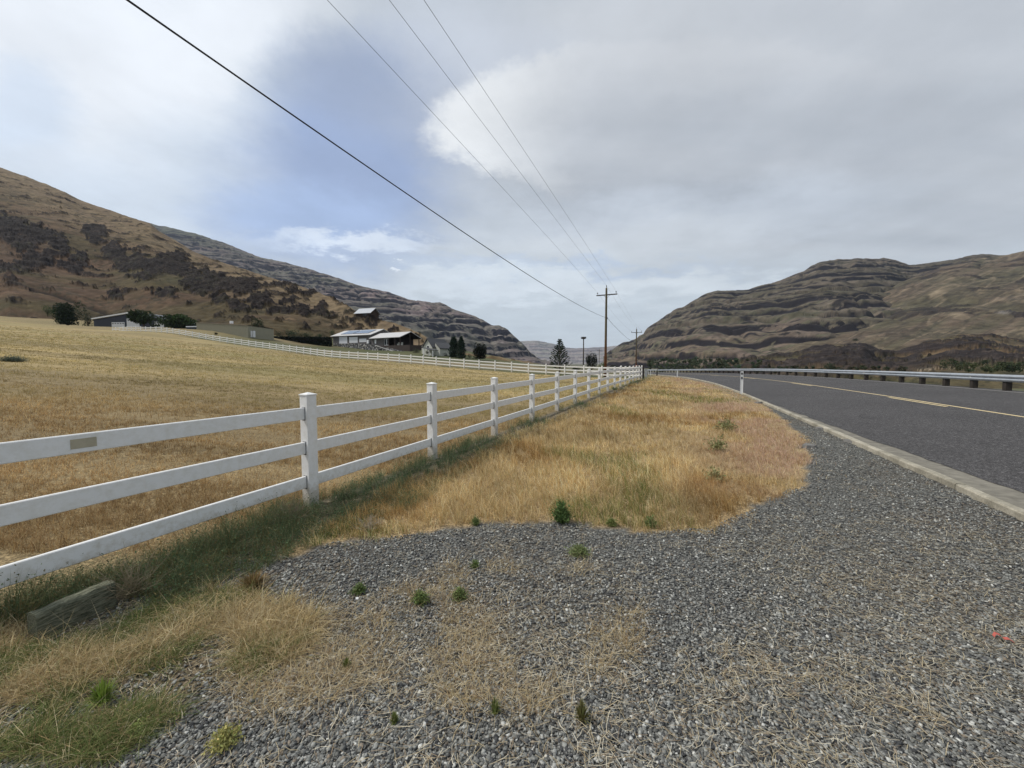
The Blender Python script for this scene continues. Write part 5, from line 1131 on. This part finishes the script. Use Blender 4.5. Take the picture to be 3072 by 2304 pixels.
def wn(scale,detail,rough,off=0,stretch=None):
    m_=nt.nodes.new('ShaderNodeMapping'); L(nt,cx_.outputs[0],m_.inputs[0]); m_.inputs['Location'].default_value=(off,off*.7,off*.3); m_.inputs['Scale'].default_value=stretch or (1,1,1)
    return noise(nt,scale,detail,m_.outputs[0],rough)
wA=math_(nt,'SUBTRACT',wn(1.8,9,.68,3),.5); wB=math_(nt,'SUBTRACT',wn(2.1,9,.68,11),.5)
U2=math_(nt,'ADD',U_,math_(nt,'MULTIPLY',wA,.30)); W2_=math_(nt,'ADD',Wv,math_(nt,'MULTIPLY',wB,.26))
def blob(px,py,rx,ry,rot=0,soft=(1.3,.4)):
    d=ray(px,py); u0,w0=d[0]/d[1],d[2]/d[1]; c_,s_=math.cos(rot),math.sin(rot); sxx=F/rx; syy=F/ry
    du=math_(nt,'SUBTRACT',U2,float(u0)); dw=math_(nt,'SUBTRACT',W2_,float(w0))
    a_=math_(nt,'MULTIPLY',math_(nt,'ADD',math_(nt,'MULTIPLY',du,c_),math_(nt,'MULTIPLY',dw,-s_)),sxx)
    b_=math_(nt,'MULTIPLY',math_(nt,'ADD',math_(nt,'MULTIPLY',du,s_),math_(nt,'MULTIPLY',dw,c_)),syy)
    r_=math_(nt,'SQRT',math_(nt,'ADD',math_(nt,'MULTIPLY',a_,a_),math_(nt,'MULTIPLY',b_,b_)))
    mr_=nt.nodes.new('ShaderNodeMapRange'); mr_.interpolation_type='SMOOTHSTEP'; L(nt,r_,mr_.inputs[0]); mr_.inputs[1].default_value=soft[0]; mr_.inputs[2].default_value=soft[1]; mr_.inputs[3].default_value=0; mr_.inputs[4].default_value=1
    return mr_.outputs[0]
def sc(r,g_,b_,k=10.0):
    f_=lambda c:((c/255+.055)/1.055)**2.4 if c>10 else c/255/12.92
    return (f_(r)*k,f_(g_)*k,f_(b_)*k)
streak=wn(1.1,7,.62,5,(.5,1.6,1)); fine_=wn(3.0,6,.6,9)
cov=ramp(nt,streak,[(.32,0),(.68,1)])
colr=mixn(nt,cov,sc(168,176,185),sc(196,202,208))          # overall grey veil
def lay(c,mask,colour,k=1.0,mod=None):
    m_=math_(nt,'MULTIPLY',mask,k)
    if mod is not None: m_=math_(nt,'MULTIPLY',m_,mod)
    return mixn(nt,m_,c,colour)
lowm=nt.nodes.new('ShaderNodeMapRange'); L(nt,Wv,lowm.inputs[0]); lowm.inputs[1].default_value=.42; lowm.inputs[2].default_value=.12
c=lay(colr,lowm.outputs[0],sc(196,206,214),.85)
c=lay(c,blob(200,500,900,650),sc(203,214,227),.8)
c=lay(c,blob(150,120,600,360),sc(226,231,237),.95)
c=lay(c,blob(600,110,420,160,-.3),sc(226,231,237),.85)
c=lay(c,blob(60,330,180,150),sc(190,205,224),.6)
bl=sc(146,163,196)
c=lay(c,blob(1060,500,430,330,-.5,(1.3,.35)),bl,.97)
c=lay(c,blob(1180,250,330,170,.2,(1.3,.3)),sc(150,163,188),.85)
c=lay(c,blob(930,650,360,110,.05,(1.3,.3)),sc(160,180,214),.8)
c=lay(c,blob(1560,800,620,26,.02,(1.5,.3)),sc(172,188,212),.6)
# big grey cloud with bright western rim
def ramp_u(x0,x1,src=None):
    m_=nt.nodes.new('ShaderNodeMapRange'); m_.interpolation_type='SMOOTHSTEP'; L(nt,src or U2,m_.inputs[0]); m_.inputs[1].default_value=(x0-1536)/F; m_.inputs[2].default_value=(x1-1536)/F; return m_.outputs[0]
big=blob(2090,370,770,250,.0,(1.06,.92)); big2=blob(2500,300,1300,520,.0,(1.05,.75))
bands=mixn(nt,ramp(nt,wn(.9,5,.55,21,(.35,1.5,1)),[(.35,0),(.65,1)]),sc(164,170,178),sc(194,198,203))
inner=mixn(nt,ramp_u(1330,1800),sc(226,229,231),bands)
c=lay(c,big2,bands,.8)
c=lay(c,blob(1420,150,330,150,.3,(1.4,.2)),sc(190,197,208),.7)
c=mixn(nt,big,c,inner)
c=lay(c,blob(2450,370,900,170,-.03,(1.3,.2)),sc(163,170,179),.5)
c=lay(c,blob(2750,60,700,110,.0,(1.3,.2)),sc(172,178,186),.4)
c=lay(c,blob(2100,640,800,90,-.06,(1.3,.2)),sc(190,198,208),.7)
c=lay(c,blob(1050,725,260,34,.03,(1.4,.3)),sc(218,227,238),.8)
c=lay(c,blob(1500,850,330,50,.0,(1.4,.3)),sc(206,217,228),.7)
c=lay(c,blob(1900,860,700,40,.0,(1.5,.2)),sc(212,219,225),.6)
c=lay(c,blob(1850,720,520,60,-.1,(1.5,.2)),sc(200,206,212),.6)
c=lay(c,blob(1190,818,28,9,-.1,(1.3,.6)),sc(226,232,240),.8)
c=mixn(nt,1,c,ramp(nt,fine_,[(.3,.925),(.7,1.06)]),'MULTIPLY')
fac=nt.nodes.new('ShaderNodeMapRange'); L(nt,dz,fac.inputs[0]); fac.inputs[1].default_value=-.05; fac.inputs[2].default_value=.0; fac.inputs[3].default_value=0; fac.inputs[4].default_value=.93
fin=mixn(nt,fac.outputs[0],sky.outputs[0],c); L(nt,fin,bg.inputs[0]); bg.inputs[1].default_value=.1
sl_=bpy.data.lights.new('sun','SUN'); sl_.energy=2.6; sl_.angle=R(7); sl_.color=(1,.95,.88); so=bpy.data.objects.new('sun',sl_); COL.objects.link(so)
so.rotation_euler=(R(90-SE),0,R(-SAZ+180)); so.location=(0,0,50)
cam=bpy.data.cameras.new('camera'); co=bpy.data.objects.new('camera',cam); COL.objects.link(co); S.camera=co
cam.sensor_width=36; cam.lens=36*F/3072; cam.clip_start=.05; cam.clip_end=40000
co.location=(0,0,CH); co.rotation_euler=(R(90)-PITCH,0,0)
S.view_settings.view_transform='Standard'; S.view_settings.look='None'; S.view_settings.exposure=.28; S.view_settings.gamma=1
S.render.engine='CYCLES'; S.render.resolution_x=1024; S.render.resolution_y=768
HAZE=4.5e-5
if HAZE:
    mh=bpy.data.materials.new('thin_air'); mh.use_nodes=True; nt=mh.node_tree; nt.nodes.remove(nt.nodes['Principled BSDF'])
    pv=nt.nodes.new('ShaderNodeVolumePrincipled'); pv.inputs['Density'].default_value=HAZE; pv.inputs['Color'].default_value=(.66,.79,1.0,1); pv.inputs['Anisotropy'].default_value=.2
    L(nt,pv.outputs[0],nt.nodes['Material Output'].inputs['Volume'])
    o=MB().box((-9500,-3500,-12),(9500,9500,900)).build('haze',mh); tag(o,kind='stuff',label='thin pale bluish air veiling the distant canyon',cat='haze')
